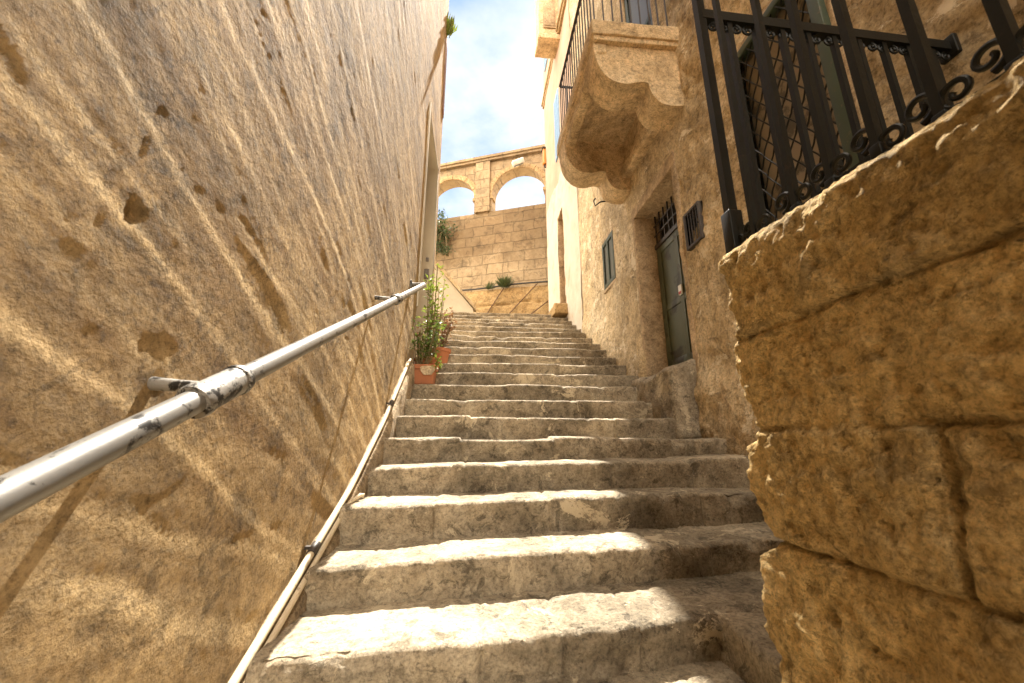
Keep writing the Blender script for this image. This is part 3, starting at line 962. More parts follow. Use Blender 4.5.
m = MB()
m.box(XD - 0.02, XD + 0.03, 3.47, 4.49, 2.44, 2.50, 0.004)
for k in range(9):
    y = 3.53 + k * 0.113
    m.bar((XD - 0.005, y, 2.50), (XD - 0.005, y, 2.90), 0.016)
m.bar((XD - 0.006, 3.47, 2.63), (XD - 0.006, 4.49, 2.63), 0.014)
m.bar((XD - 0.006, 3.47, 2.77), (XD - 0.006, 4.49, 2.77), 0.014)
m.build('transom_grille', M['thin_iron'], house_r)
m = MB()
m.box(XD + 0.10, XD + 0.13, 3.40, 4.56, 2.40, 3.0)
m.build('transom_pane', M['dark'], house_r)
# worn doorstep block
def worn(G):
    G = G.copy()
    t = smooth(G[..., 2], 0.35, 0.75)
    G[..., 2] += t * (0.10 * (G[..., 0] - 1.9) / 0.35 - 0.05 * np.exp(-((G[..., 1] - 3.9) / 0.25) ** 2))
    return G
m = MB()
m.box(1.78, 2.22, 3.42, 4.42, 0.0, 0.72, 0.045, 0.03, 0.020, 5, 660, worn)
o = m.build('doorstep', M['step_stone'], house_r, angle=70)
o['label'] = 'worn stone block step below the green door'
# small shuttered window
reveal(W_OP, 0.16, 0.05, 0.004, 'dressed_stone', 'window_sill', True)
m = MB()
y0, y1, z0, z1 = W_OP
xf = WR - 0.012
for (a, b, c, e) in ((y0, y0 + 0.06, z0, z1), (y1 - 0.06, y1, z0, z1), (y0 + .06, y1 - .06, z0, z0 + 0.07), (y0 + .06, y1 - .06, z1 - 0.07, z1), ((y0 + y1) / 2 - .022, (y0 + y1) / 2 + .022, z0 + .07, z1 - .07)):
    m.box(xf, xf + 0.07, a, b, c, e, 0.005)
wf = m.build('window', M['green_paint'], house_r)
m = MB()
m.box(xf + 0.025, xf + 0.04, y0 + 0.05, y1 - 0.05, z0 + 0.06, z1 - 0.06)
m.build('pane', M['pane'], wf)
# vent grille near the door
m = MB()
VO = (3.03, 3.30, 1.80, 2.18)
for (a, b, c, e) in ((VO[0], VO[0] + .025, VO[2], VO[3]), (VO[1] - .025, VO[1], VO[2], VO[3]), (VO[0] + .025, VO[1] - .025, VO[2], VO[2] + .025), (VO[0] + .025, VO[1] - .025, VO[3] - .025, VO[3])):
    m.box(WR - 0.045, WR + 0.02, a, b, c, e, 0.004)
for k in range(11):
    z = VO[2] + 0.04 + k * 0.029
    m.add([(WR - 0.040, VO[0] + .02, z), (WR - 0.040, VO[1] - .02, z), (WR - 0.012, VO[1] - .02, z + 0.024), (WR - 0.012, VO[0] + .02, z + 0.024)], [(0, 1, 2, 3)])
for k in range(5):
    m.bar((WR - 0.042, VO[0] + .05 + k * .045, VO[2]), (WR - 0.042, VO[0] + .05 + k * .045, VO[3]), 0.006)
vent = m.build('vent_grille', M['thin_iron'], house_r)
m = MB()
m.box(WR - 0.010, WR + 0.01, VO[0], VO[1], VO[2], VO[3])
m.build('vent_back', M['dark'], vent)
# window with a green frame and a diamond mesh guard, behind the railing
reveal(G_OP, 0.30, 0.05, 0.004, 'dressed_stone', 'window_sill', True)
y0, y1, z0, z1 = G_OP
m = MB()
for (a, b, c, e) in ((y0 - .02, y0 + 0.05, z0, z1), (y1 - 0.05, y1 + .02, z0, z1), (y0 + .05, y1 - .05, z0, z0 + 0.06), (y0 + .05, y1 - .05, z1 - 0.06, z1), ):
    m.box(WR - 0.05, WR + 0.02, a, b, c, e, 0.005)
mesh_win = m.build('window', M['green_paint'], house_r)
mesh_win['label'] = 'window with green frame behind a diamond wire guard'
m = MB()
m.box(WR + 0.055, WR + 0.07, y0, y1, z0, z1)
m.build('pane', M['pale_pane'], mesh_win)
m = MB()
p_ = 0.10
H_, Wd = z1 - z0, y1 - y0
for sgn in (1, -1):
    k = -H_ * 0.6
    while k < Wd + H_ * 0.6:
        # line y = y0 + k + sgn * t*0.6, z = z0 + t
        ts = np.linspace(0, H_, 46)
        pts = [(WR - 0.035 + 0.006 * math.sin(t * 38 + (0 if sgn > 0 else math.pi)), y0 + k + sgn * 0.6 * t, z0 + t) for t in ts]
        pts = [q for q in pts if y0 + .01 < q[1] < y1 - .01]
        if len(pts) > 2:
            m.tube(pts, 0.0055, 5)
        k += p_
m.build('wire_guard', M['iron'], mesh_win)

# ---- balcony
BX, BY0, BY1 = 1.135, 3.10, 4.86
balc = MB()
balc.box(BX - 0.02, WR + 0.05, BY0 - 0.045, BY1 + 0.045, 4.15, 4.33, 0.010, 0.05, 0.006, 5, 700)
balc.box(BX + 0.002, WR + 0.05, BY0 - 0.018, BY1 + 0.018, 4.09, 4.16, 0.008, 0.05, 0.004, 5, 702)
balc.box(BX + 0.02, BX + 0.16, BY0 + .02, BY1 - .02, 3.96, 4.14, 0.03, 0.04, 0.010, 5, 701)
balc = balc.build('balcony', M['balcony_stone'], house_r, angle=60)
balc['label'] = 'stone balcony on two scrolled corbels above the door'
prof = [(2.10, 4.14), (1.14, 4.14), (1.14, 4.02)]
for a in np.linspace(8, 88, 12):        # big lobe
    prof.append((1.44 - 0.295 * math.cos(R(a)), 4.0 - 0.43 * math.sin(R(a)) ** 0.9))
prof += [(1.50, 3.575), (1.58, 3.60), (1.66, 3.615), (1.705, 3.60)]
for a in np.linspace(10, 90, 8):       # small lobe
    prof.append((1.90 - 0.185 * math.cos(R(a)), 3.56 - 0.225 * math.sin(R(a))))
prof += [(1.98, 3.335), (2.10, 3.36)]
def corbel(ya, yb, seed):
    # resample outline, sweep with several sections so that it can be roughened
    pts = []
    for i in range(len(prof)):
        a, b = np.array(prof[i]), np.array(prof[(i + 1) % len(prof)])
        k = max(1, int(np.linalg.norm(b - a) / 0.035))
        for q in range(k):
            pts.append(a + (b - a) * q / k)
    pts = np.array(pts)
    c = pts.mean(0)
    secs = []
    ysec = np.concatenate([[ya, ya + 0.012], np.arange(ya + 0.04, yb - 0.03, 0.03), [yb - 0.012, yb]])
    for y in ysec:
        e = min(y - ya, yb - y)
        s = 1 - 0.012 * (1 - min(1, e / 0.012))
        q = c + (pts - c) * s
        secs.append(np.column_stack([q[:, 0], np.full(len(q), y), q[:, 1]]))
    G = np.stack(secs)
    G += 0.006 * np.stack([fbm(G, 7, 4, seed + i * 9, 0.6) for i in range(3)], -1)
    m = MB()
    m.grid(G, wrap=True)
    for s in (0, -1):
        # face cap from the cross-section ring, with a raised border
        ring = G[s]
        inner = c + (np.column_stack([ring[:, 0], ring[:, 2]]) - c) * 0.90
        yo = G[s][:, 1] + (0.018 if s == 0 else -0.018)
        r2 = np.column_stack([inner[:, 0], yo, inner[:, 1]])
        m.grid(np.stack([ring, r2]), wrap=True)
        nn = len(r2)
        m.add(r2, [tuple(range(nn))])
    o = m.build('corbel', M['balcony_stone'], balc, angle=50)
    return o
corbel(3.115, 3.46, 710)
corbel(4.50, 4.84, 720)
m = MB()
m.box(1.93, 2.10, 3.44, 4.52, 3.52, 3.70, 0.03, 0.04, 0.012, 6, 730)
m.box(1.985, 2.10, 3.44, 4.52, 3.70, 4.14, 0.02, 0.04, 0.012, 6, 731)
m.build('ledger', M['balcony_stone'], balc, angle=60)
# balcony ironwork
m = MB()
ZT = 5.36
fx = BX + 0.045
ya, yb = BY0 + 0.045, BY1 - 0.045
m.bar((fx, ya, ZT), (fx, yb, ZT), 0.035, 0.014)
m.bar((fx, ya, 4.42), (fx, yb, 4.42), 0.02, 0.012)
for y in (ya, yb):
    m.bar((fx, y, ZT), (WR, y, ZT), 0.014, 0.035)
    m.bar((fx, y, 4.42), (WR, y, 4.42), 0.012, 0.02)
k = ya
while k < yb + 0.01:
    m.bar((fx, k, 4.31), (fx, k, ZT), 0.013)
    k += 0.1035
for y in (ya, yb):
    x = fx + 0.105
    while x < WR - 0.03:
        m.bar((x, y, 4.31), (x, y, ZT), 0.013)
        x += 0.1035
def spiral(cx_, cy_, cz_, r0, turns, plane, flip=1, n=20, a0=0.0):
    pts = []
    for i in range(n):
        t = i / (n - 1)
        r = r0 * (1 - 0.78 * t)
        a = a0 + flip * turns * 2 * math.pi * t
        u, w = r * math.cos(a), r * math.sin(a)
        pts.append({'xz': (cx_ + u, cy_, cz_ + w), 'yz': (cx_, cy_ + u, cz_ + w)}[plane])
    return pts
for y in (ya, yb):
    x = fx + 0.05
    i = 0
    while x < WR - 0.05:
        m.tube(spiral(x, y, 4.365, 0.034, 1.2, 'xz', 1 if i % 2 else -1, 16, 0 if i % 2 else math.pi), 0.005, 5)
        x += 0.0517 * 1.35
        i += 1
m.build('railing', M['thin_iron'], balc)
# balcony door
m = MB()
y0, y1, z0, z1 = B_OP
for (a, b, c, e) in ((y0, y0 + 0.08, z0, z1), (y1 - 0.08, y1, z0, z1), (y0 + .08, y1 - .08, z1 - 0.1, z1), (y0 + .08, y1 - .08, z0, z0 + .14), (y0 + .08, y1 - .08, 5.2, 5.29)):
    m.box(WR + 0.02, WR + 0.09, a, b, c, e, 0.005)
bd = m.build('balcony_door', M['green_paint'], house_r)
m = MB()
m.box(WR + 0.05, WR + 0.065, y0 + .06, y1 - .06, z0 + .1, z1 - .06)
m.build('pane', M['pane'], bd)
reveal(B_OP, 0.25, 0.05, 0.006, 'dressed_stone', 'door_frame', False)
# iron hook under the balcony
m = MB()
m.tube([(2.06, 5.02, 3.50), (1.90, 5.02, 3.52), (1.78, 5.02, 3.49), (1.70, 5.02, 3.42), (1.68, 5.02, 3.50), (1.71, 5.02, 3.55)], 0.011, 8)
m.build('hook', M['iron'], house_r)

# ================================================================== ironwork on the terrace wall
rl = thing('iron_railing', 'black wrought iron railing with scrolls on top of the golden block wall', 'railing', (0.86, 1.1, 0.6))
FX, FY, ZB, ZTOP = 0.865, 1.13, 0.60, 2.05
RBX, RBY = 2.04, 1.16
m = MB()
m.bar((FX, FY, 0.56), (FX, FY, ZTOP + 0.06), 0.030)
m.box(FX - 0.024, FX + 0.024, FY - 0.024, FY + 0.024, 0.56, 0.77, 0.004)
m.tube([(FX, FY, ZTOP + 0.06), (FX, FY, ZTOP + 0.08), (FX, FY, ZTOP + 0.10), (FX, FY, ZTOP + 0.14), (FX, FY, ZTOP + 0.165)], [0.012, 0.012, 0.03, 0.03, 0.01], 12)
m.build('post', M['iron'], rl)
byl = [1.035, 0.873, 0.762, 0.648, 0.532, 0.425, 0.31, 0.20, 0.09, -0.02, -0.13, -0.24, -0.35, -0.46]
for y in byl:
    m = MB()
    zb = 0.60 - 0.03 * (1 if y < 0.6 else 0)
    m.bar((FX, y, zb - 0.04), (FX, y, ZTOP), 0.0175)
    m.box(FX - 0.0125, FX + 0.0125, y - 0.0125, y + 0.0125, zb, zb + 0.03, 0.003)
    m.build('baluster', M['iron'], rl)
m = MB()
m.bar((FX, FY, ZTOP), (FX, -0.5, ZTOP), 0.042, 0.016)
m.build('top_rail', M['iron'], rl)
m = MB()
allb = [1.13] + byl
for a, b in zip(allb[:-1], allb[1:]):
    gap = a - b
    zb = 0.605 if b > 0.6 else 0.58
    for s in (1, -1):
        c = (a + b) / 2 + s * gap * 0.23
        r0 = min(0.034, gap * 0.29)
        m.tube(spiral(FX, c, zb + 0.042 + (0.0 if s > 0 else 0.018), r0, 1.35, 'yz', s, 22, R(-90)), [0.0072 - 0.0022 * i / 21 for i in range(22)], 7)
    m.bar((FX, a, zb + .004), (FX, b, zb + .004), 0.010, 0.022)
m.build('scrollwork', M['iron'], rl)
# return of the railing across the end of the terrace, up to the house
m = MB()
ZR = 1.665
m.bar((FX, FY, ZR), (RBX, RBY, ZR), 0.045, 0.034)
m.build('return_rail', M['iron'], rl)
m = MB()
m.bar((FX, FY, 0.70), (RBX, RBY, 0.70), 0.02, 0.05)
m.build('bottom_rail', M['iron'], rl)
nb = 10
for k in range(1, nb):
    t = k / nb
    x, y = FX + (RBX - FX) * t, FY + (RBY - FY) * t
    m = MB()
    m.bar((x, y, 0.66), (x, y, ZR - 0.01), 0.02)
    m.build('baluster', M['iron'], rl)
m = MB()
for k in range(22):
    t = (k + 0.5) / 22
    x, y = FX + 0.02 + (RBX - FX - 0.04) * t, FY + (RBY - FY) * t
    m.tube(spiral(x, y, ZR - 0.046, 0.023, 1.3, 'xz', 1 if k % 2 else -1, 16, R(90)), 0.0055, 6)
m.build('scrollwork', M['iron'], rl)
m = MB()
m.box(RBX - 0.03, RBX - 0.005, RBY - .035, RBY + .035, ZR - 0.05, ZR + 0.05, 0.006)
m.build('wall_plate', M['iron'], rl)

# ================================================================== whitewashed house further up
hw = thing('whitewashed_house', 'further house with whitewashed foot, pink upper wall and stone box balcony', 'house', (4.0, 9.0, 1.5))
D2 = (8.55, 9.15, 3.10, 5.75)
SH1 = (8.45, 8.95, 7.55, 9.45)
ys = with_edges(axis_steps((7.15, 10.7, 0.06)), D2[:2])
zs = with_edges(axis_steps((1.4, 8, 0.06), (8, 19, 0.2)), D2[2:])
Yg, Zg = np.meshgrid(ys, zs)
P = np.stack([np.zeros_like(Yg), Yg, Zg], -1)
d = 0.025 * fbm(P, 0.9, 3, 810) + 0.012 * fbm(P, 4, 5, 820, 0.6)
d *= smooth(10.7 - Yg, 0, 0.2)
m = MB()
m.grid(np.stack([WR - 0.01 - d, Yg, Zg], -1), mask=open_mask(ys, zs, [D2]))
xa = WR - 0.01
for gx in (np.array([[(xa, 10.7, 1.4), (9, 10.7, 1.4)], [(xa, 10.7, 19), (9, 10.7, 19)]]),
           np.array([[(xa, 7.15, 1.4), (9, 7.15, 1.4)], [(xa, 7.15, 19), (9, 7.15, 19)]]),
           np.array([[(xa, 7.15, 19), (xa, 10.7, 19)], [(9, 7.15, 19), (9, 10.7, 19)]]),
           np.array([[(9, 7.15, 1.4), (9, 10.7, 1.4)], [(9, 7.15, 19), (9, 10.7, 19)]])):
    m.grid(gx)
m.build('wall', M['white_house'], hw, angle=70)
y0, y1, z0, z1 = D2
m = MB()
m.box(xa + 0.004, xa + 0.34, y0 - 0.05, y0 + .003, z0, z1, 0.006)
m.box(xa + 0.004, xa + 0.34, y1 - .003, y1 + 0.05, z0, z1, 0.006)
m.box(xa + 0.004, xa + 0.34, y0 - .05, y1 + .05, z1 - .003, z1 + .06, 0.006)
m.build('door_frame', M['dressed_stone'], hw)
m = MB()
m.box(xa + 0.26, xa + 0.31, y0, y1, z0, z1, 0.004)
for a in (y0 + .05, (y0 + y1) / 2 + .02):
    m.box(xa + 0.245, xa + 0.26, a, a + .22, z0 + .3, z0 + 1.2, .004)
    m.box(xa + 0.245, xa + 0.26, a, a + .22, z0 + 1.35, z1 - .2, .004)
m.build('door', M['brown_wood'], hw)
m = MB()
m.box(1.72, 2.12, 8.35, 9.35, 2.85, 3.10, 0.03, 0.05, 0.012, 5, 830)
m.build('doorstep', M['base_stone'], hw)
m = MB()
m.box(xa - 0.09, xa + 0.05, 7.17, 10.72, 11.0, 11.12, 0.02, 0.1, 0.01, 3, 840)
m.box(xa - 0.05, xa + 0.05, 7.17, 10.71, 10.9, 11.0, 0.02)
m.build('string_course', M['ring_stone'], hw)
m = MB()
for (ya_, yb_, za, zb) in ((8.45, 8.7, 7.4, 9.35), (8.73, 8.98, 7.4, 9.35)):
    m.box(xa - 0.045, xa + 0.06, ya_, yb_, za, zb, 0.006)
    for k in range(20):
        m.box(xa - 0.051, xa - 0.045, ya_ + .03, yb_ - .03, za + 0.08 + k * 0.091, za + 0.13 + k * 0.091)
o = m.build('shutter', M['blue_paint'], hw)
m = MB()
m.box(xa - 0.06, xa + 0.02, 9.75, 10.2, 11.9, 13.4, 0.006)
for k in range(15):
    m.box(xa - 0.068, xa - 0.06, 9.79, 10.16, 12.0 + k * 0.091, 12.05 + k * 0.091)
m.build('shutter', M['blue_paint'], hw)
# stone box balcony
bb = MB()
bb.box(1.44, WR + .05, 8.15, 8.75, 10.70, 10.88, 0.02, 0.08, 0.015, 4, 850)
bb.box(1.48, WR + .05, 8.19, 8.71, 10.88, 13.6, 0.015, 0.15, 0.01, 3, 851)
bb = bb.build('box_balcony', M['balcony_stone'], hw)
m = MB()
m.box(1.60, 1.95, 8.165, 8.185, 11.1, 12.4, 0.006)
m.box(1.64, 1.91, 8.15, 8.163, 11.16, 12.34, 0.004)
m.build('panel', M['dressed_stone'], bb)

# ================================================================== arcaded wall at the top of the street
O2 = np.array([2.1, 12.1])
U2 = np.array([-1, 0.36]) / math.hypot(1, 0.36)
N2 = np.array([0.36, 1.0]) / math.hypot(1, 0.36)   # away from the viewer
def AW(s, z, t=0.0):
    q = O2 + U2 * s + N2 * t
    return (q[0], q[1], z)
aw = thing('arcaded_wall', 'high sandstone wall topped by an open arcade at the head of the stairs', 'wall', AW(1.6, 2.95, 0.3))
RA, ZS, ZSILL, ZTOPW, TH = 1.0, 8.86, 8.20, 10.45, 0.5
centers = [-4.53, -1.85, 0.83, 3.51, 6.19]
ss = np.unique(np.round(np.concatenate([np.arange(-6.5, 8.2, 0.12)] + [np.array([c - RA, c + RA]) for c in centers] + [c + RA * np.cos(np.linspace(0, math.pi, 25)) for c in centers]), 4))
def arch_low(s):
    for c in centers:
        if abs(s - c) < RA - 1e-4:
            return ZS + math.sqrt(max(0, RA * RA - (s - c) ** 2))
    return None
m = MB()
for t in (0.0, TH):
    for a, b in zip(ss[:-1], ss[1:]):
        mid = (a + b) / 2
        z_low = np.linspace(2.8, ZSILL, 10)
        for za, zb in zip(z_low[:-1], z_low[1:]):
            m.add([AW(a, za, t), AW(b, za, t), AW(b, zb, t), AW(a, zb, t)], [(0, 1, 2, 3)])
        if arch_low(mid) is None:
            lo = [ZSILL, ZSILL]
        else:
            lo = []
            for s in (a, b):
                cc = min(centers, key=lambda c: abs(c - mid))
                lo.append(ZS + math.sqrt(max(0, RA * RA - (s - cc) ** 2)))
        m.add([AW(a, lo[0], t), AW(b, lo[1], t), AW(b, ZTOPW, t), AW(a, ZTOPW, t)], [(0, 1, 2, 3)])
for c in centers:   # soffits, jambs and sills
    arc = [(c + RA, ZSILL), (c + RA, ZS)] + [(c + RA * math.cos(a), ZS + RA * math.sin(a)) for a in np.linspace(0, math.pi, 25)] + [(c - RA, ZS), (c - RA, ZSILL), (c + RA, ZSILL)]
    G = np.array([[AW(s, z, 0) for s, z in arc], [AW(s, z, TH) for s, z in arc]])
    m.grid(G)
m.add([AW(ss[0], ZTOPW, 0), AW(ss[-1], ZTOPW, 0), AW(ss[-1], ZTOPW, TH), AW(ss[0], ZTOPW, TH)], [(0, 1, 2, 3)])
for s in (ss[0], ss[-1]):
    m.add([AW(s, 2.8, 0), AW(s, 2.8, TH), AW(s, ZTOPW, TH), AW(s, ZTOPW, 0)], [(0, 1, 2, 3)])
m.build('masonry', M['arcade_stone'], aw, smooth_it=False)
for c in centers[1:5]:
    m = MB()
    # ring of voussoirs, proud of the wall
    K = 17
    for k in range(K):
        a0, a1 = math.pi * k / K + 0.006, math.pi * (k + 1) / K - 0.006
        r1, r2 = RA - 0.004, RA + 0.17 + 0.01 * (k % 2)
        P4 = []
        for t in (-0.035 - 0.006 * (k % 3), 0.02):
            for (r, a) in ((r1, a0), (r2, a0), (r2, a1), (r1, a1)):
                P4.append(AW(c + r * math.cos(a), ZS + r * math.sin(a), t))
        m.add(P4, [(0, 1, 2, 3), (7, 6, 5, 4), (0, 4, 5, 1), (1, 5, 6, 2), (2, 6, 7, 3), (3, 7, 4, 0)])
    for s in (1, -1):
        a, b = sorted((c + s * (RA - 0.06), c + s * (RA + 0.04)))
        P8 = [AW(x, z, t) for t in (-0.05, 0.3) for (x, z) in ((a, ZS - 0.13), (b, ZS - 0.13), (b, ZS - 0.01), (a, ZS - 0.01))]
        m.add(P8, [(0, 1, 2, 3), (7, 6, 5, 4), (0, 4, 5, 1), (1, 5, 6, 2), (2, 6, 7, 3), (3, 7, 4, 0)])
    m.build('arch_ring', M['ring_stone'], aw, smooth_it=False)
def slab(m, s0, s1, z0, z1, t0, t1):
    P8 = [AW(x, z, t) for t in (t0, t1) for (x, z) in ((s0, z0), (s1, z0), (s1, z1), (s0, z1))]
    m.add(P8, [(0, 1, 2, 3), (7, 6, 5, 4), (0, 4, 5, 1), (1, 5, 6, 2), (2, 6, 7, 3), (3, 7, 4, 0)])
for c in (-3.335, -0.655, 2.025, 4.705):
    m = MB()
    slab(m, c + .145 - 0.28, c + .145 + 0.28, ZSILL, ZTOPW - 0.1, -0.09, 0.02)
    m.build('pilaster', M['arcade_stone'], aw, smooth_it=False)
m = MB()
slab(m, -6.5, 8.1, ZTOPW, ZTOPW + 0.10, -0.16, TH + 0.1)
slab(m, -6.5, 8.1, ZTOPW - 0.1, ZTOPW - 0.002, -0.11, 0.02)
m.build('cornice', M['arcade_stone'], aw, smooth_it=False)
# battered base with a shelf, built as a sloping rough face
zz_ = np.linspace(2.8, 5.0, 34)
sg = np.arange(-3.0, 8.0, 0.07)
Sg, Zg = np.meshgrid(sg, zz_)
T = -0.55 + 0.30 * (Zg - 2.8) / 2.2
q0 = O2[:, None, None] + U2[:, None, None] * Sg + N2[:, None, None] * T
P = np.stack([q0[0], q0[1], Zg], -1)
h = 0.06 * fbm(P, 1.1, 4, 900) + 0.02 * fbm(P, 5, 4, 910)
zj = Zg + 0.10 * fbm(P, 0.7, 2, 915)
for lv in (3.55, 4.35):
    h -= 0.07 * np.exp(-((zj - lv) / 0.035) ** 2)
P[..., 0] -= N2[0] * h
P[..., 1] -= N2[1] * h
top = P[-1].copy()
top[:, 0] += N2[0] * 0.6
top[:, 1] += N2[1] * 0.6
P = np.concatenate([P, top[None]])
m = MB()
m.grid(P)
m.build('battered_base', M['base_stone'], aw, angle=60)

# cable on the arcaded wall, then brown tubes imitating slanting cable shadows
m = MB()
m.tube([AW(s, 5.09 + 0.02 * math.sin(s * 2.1), -0.30) for s in np.arange(-0.6, 3.4, 0.15)], 0.03, 8)
tag(m.build('cable', M['black_cable']), 'black cable running along the shelf of the arcaded wall', 'cable')
for i, (a, b, lab) in enumerate((((2.35, 4.55), (3.0, 3.9), 'leftmost slanting brown tube imitating a cable shadow on the base of the arcaded wall'),
                  ((1.25, 5.0), (2.15, 3.5), 'second slanting brown tube from the left imitating a cable shadow below the grass tuft'),
                  ((0.1, 5.05), (1.55, 3.45), 'longest slanting brown tube imitating a cable shadow on the base of the arcaded wall'),
                  ((-0.5, 4.55), (0.9, 3.5), 'rightmost slanting brown tube imitating a cable shadow on the wall base beside the white doorway'))):
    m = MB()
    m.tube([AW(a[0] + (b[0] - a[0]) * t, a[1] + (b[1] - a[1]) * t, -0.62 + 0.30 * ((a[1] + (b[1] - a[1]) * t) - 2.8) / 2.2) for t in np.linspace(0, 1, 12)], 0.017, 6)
    tag(m.build('cable', M['shadow_line_brown']), lab, 'cable', 'slanting imitated shadow lines on the wall base')  # thin tubes stand in for shadow lines across the base

# floodlight on the arcade
fl = thing('floodlight', 'white floodlight box mounted over the right hand arch', 'lamp', AW(0.74, 9.85, -0.1))
m = MB()
def tilt(G):
    c = np.array(AW(0.74, 9.85, -0.32))
    G = G.copy()
    rel = G - c
    a, b = R(28), R(22)
    x, z = rel[..., 0] * math.cos(b) - rel[..., 2] * math.sin(b), rel[..., 0] * math.sin(b) + rel[..., 2] * math.cos(b)
    y = rel[..., 1]
    y, z = y * math.cos(a) - z * math.sin(a), y * math.sin(a) + z * math.cos(a)
    return np.stack([x, y, z], -1) + c
c_ = AW(0.74, 9.85, -0.32)
m.box(c_[0] - .22, c_[0] + .22, c_[1] - .14, c_[1] + .14, c_[2] - .09, c_[2] + .09, 0.03, 0.1, warp=tilt)
m.build('housing', M['lamp_white'], fl)
m = MB()
m.box(c_[0] - .18, c_[0] + .18, c_[1] - .11, c_[1] + .11, c_[2] - .105, c_[2] - .092, 0.004, 0.1, warp=tilt)
m.build('lens', M['pane'], fl)
m = MB()
m.tube([AW(0.74, 9.95, 0.02), AW(0.74, 9.95, -0.15), AW(0.74, 9.88, -0.3)], 0.022, 8)
m.build('bracket', M['grey_paint'], fl)
# lantern on the corner of the pink wall
ln = thing('wall_lantern', 'small orange wall lantern at the far corner of the pink wall', 'lantern', (2.0, 10.5, 8.7))
m = MB()
m.box(1.93, 2.03, 10.42, 10.58, 8.55, 9.1, 0.02)
m.build('body', M['lantern_orange'], ln)
m = MB()
m.prism([(1.90, 10.39), (2.035, 10.39), (2.035, 10.61), (1.90, 10.61)], 2, 9.102, 9.14)
m.tube([(1.98, 10.5, 9.14), (1.98, 10.5, 9.2)], [0.06, 0.01], 8)
m.build('cap', M['thin_iron'], ln)
m = MB()
m.bar((1.98, 10.5, 8.45), (1.98, 10.5, 8.548), 0.04)
m.bar((2.06, 10.5, 8.46), (1.98, 10.5, 8.46), 0.03)
m.build('bracket', M['thin_iron'], ln)

# stair parapet on the landing
pw = thing('stair_parapet', 'white sloping stair parapet with a stone coping at the top left of the steps', 'parapet', (-0.6, 10.2, 2.95))
m = MB()
m.prism([(-2.4, 2.9), (-0.16, 2.9), (-0.16, 3.48), (-0.95, 4.42), (-2.4, 6.1)], 1, 10.05, 10.30)
m.build('wall', M['white_paint'], pw, smooth_it=False)
m = MB()
m.prism([(-0.08, 3.43), (-0.08, 3.53), (-0.95, 4.54), (-2.45, 6.26), (-2.45, 6.12), (-0.95, 4.425)], 1, 9.99, 10.36)
m.build('coping', M['far_stone'], pw, smooth_it=False)

# ================================================================== plants
def leaf(m, p, d, up, L, W, bend=0.15):
    d = d.normalized()
    s = d.cross(up)
    if s.length < 1e-3:
        s = Vector((1, 0, 0))
    s.normalize()
    nrm = s.cross(d).normalized()
    pts = [p, p + d * L * .45 + s * W * .5 + nrm * W * bend, p + d * L - nrm * L * bend, p + d * L * .45 - s * W * .5 + nrm * W * bend]
    m.add([tuple(q) for q in pts], [(0, 1, 2), (0, 2, 3)])

def rv(a=1.0):
    return Vector((random.gauss(0, a), random.gauss(0, a), random.gauss(0, a)))

def round_pot(root, c, r, h, mat='terracotta'):
    m = MB()
    x, y, z = c
    pr = [(0.0, 0.0), (r * .72, 0.0), (r * .95, h * .80), (r * 1.08, h * .81), (r * 1.10, h), (r * .98, h), (r * .92, h * .86), (0.0, h * .86)]
    seg = 22
    G = np.array([[(x + q * math.cos(2 * math.pi * k / seg), y + q * math.sin(2 * math.pi * k / seg), z + w) for k in range(seg)] for q, w in pr])
    m.grid(G, wrap=True)
    m.build('pot', M[mat], root)
    m = MB()
    G = np.array([[(x + q * math.cos(2 * math.pi * k / seg), y + q * math.sin(2 * math.pi * k / seg), z + h * .9 + random.uniform(-.006, .006)) for k in range(seg)] for q in (0.002, r * .5, r * .95)])
    m.grid(G, wrap=True)
    m.build('soil', M['soil'], root)

def leafy(root, base, height, nst, spread, lmat, L, per, lean=(0, 0), start=0.2, clump=0.03):
    st, lf = MB(), MB()
    for i in range(nst):
        a = random.uniform(0, 6.28)
        tip = Vector((base[0] + lean[0] + spread * math.cos(a) * random.uniform(.4, 1), base[1] + lean[1] + spread * math.sin(a) * random.uniform(.4, 1), base[2] + height * random.uniform(.55, 1.0)))
        b = Vector(base) + Vector((math.cos(a), math.sin(a), 0)) * 0.03
        ctl = (b + tip) / 2 + rv(0.02) + Vector((math.cos(a), math.sin(a), 0)) * spread * .2
        pts = []
        for k in range(11):
            t = k / 10
            pts.append(b * (1 - t) ** 2 + ctl * 2 * t * (1 - t) + tip * t * t)
        st.tube([tuple(q) for q in pts], [0.010 * (1 - .7 * k / 10) for k in range(11)], 6)
        for j in range(per):
            t = start + (1 - start) * random.random() ** 0.8
            k = min(9, int(t * 10))
            p = pts[k].lerp(pts[k + 1], t * 10 - k) + rv(clump * .5)
            dd = Vector((random.uniform(-1, 1), random.uniform(-1, 1), random.uniform(-.2, .9)))
            leaf(lf, p + dd.normalized() * clump * random.random(), dd, Vector((0, 0, 1)) + rv(.3), L * random.uniform(.6, 1.25), L * random.uniform(.4, .62))
    st.build('stem', M['bark'], root)
    lf.build('foliage', M[lmat], root, smooth_it=False)

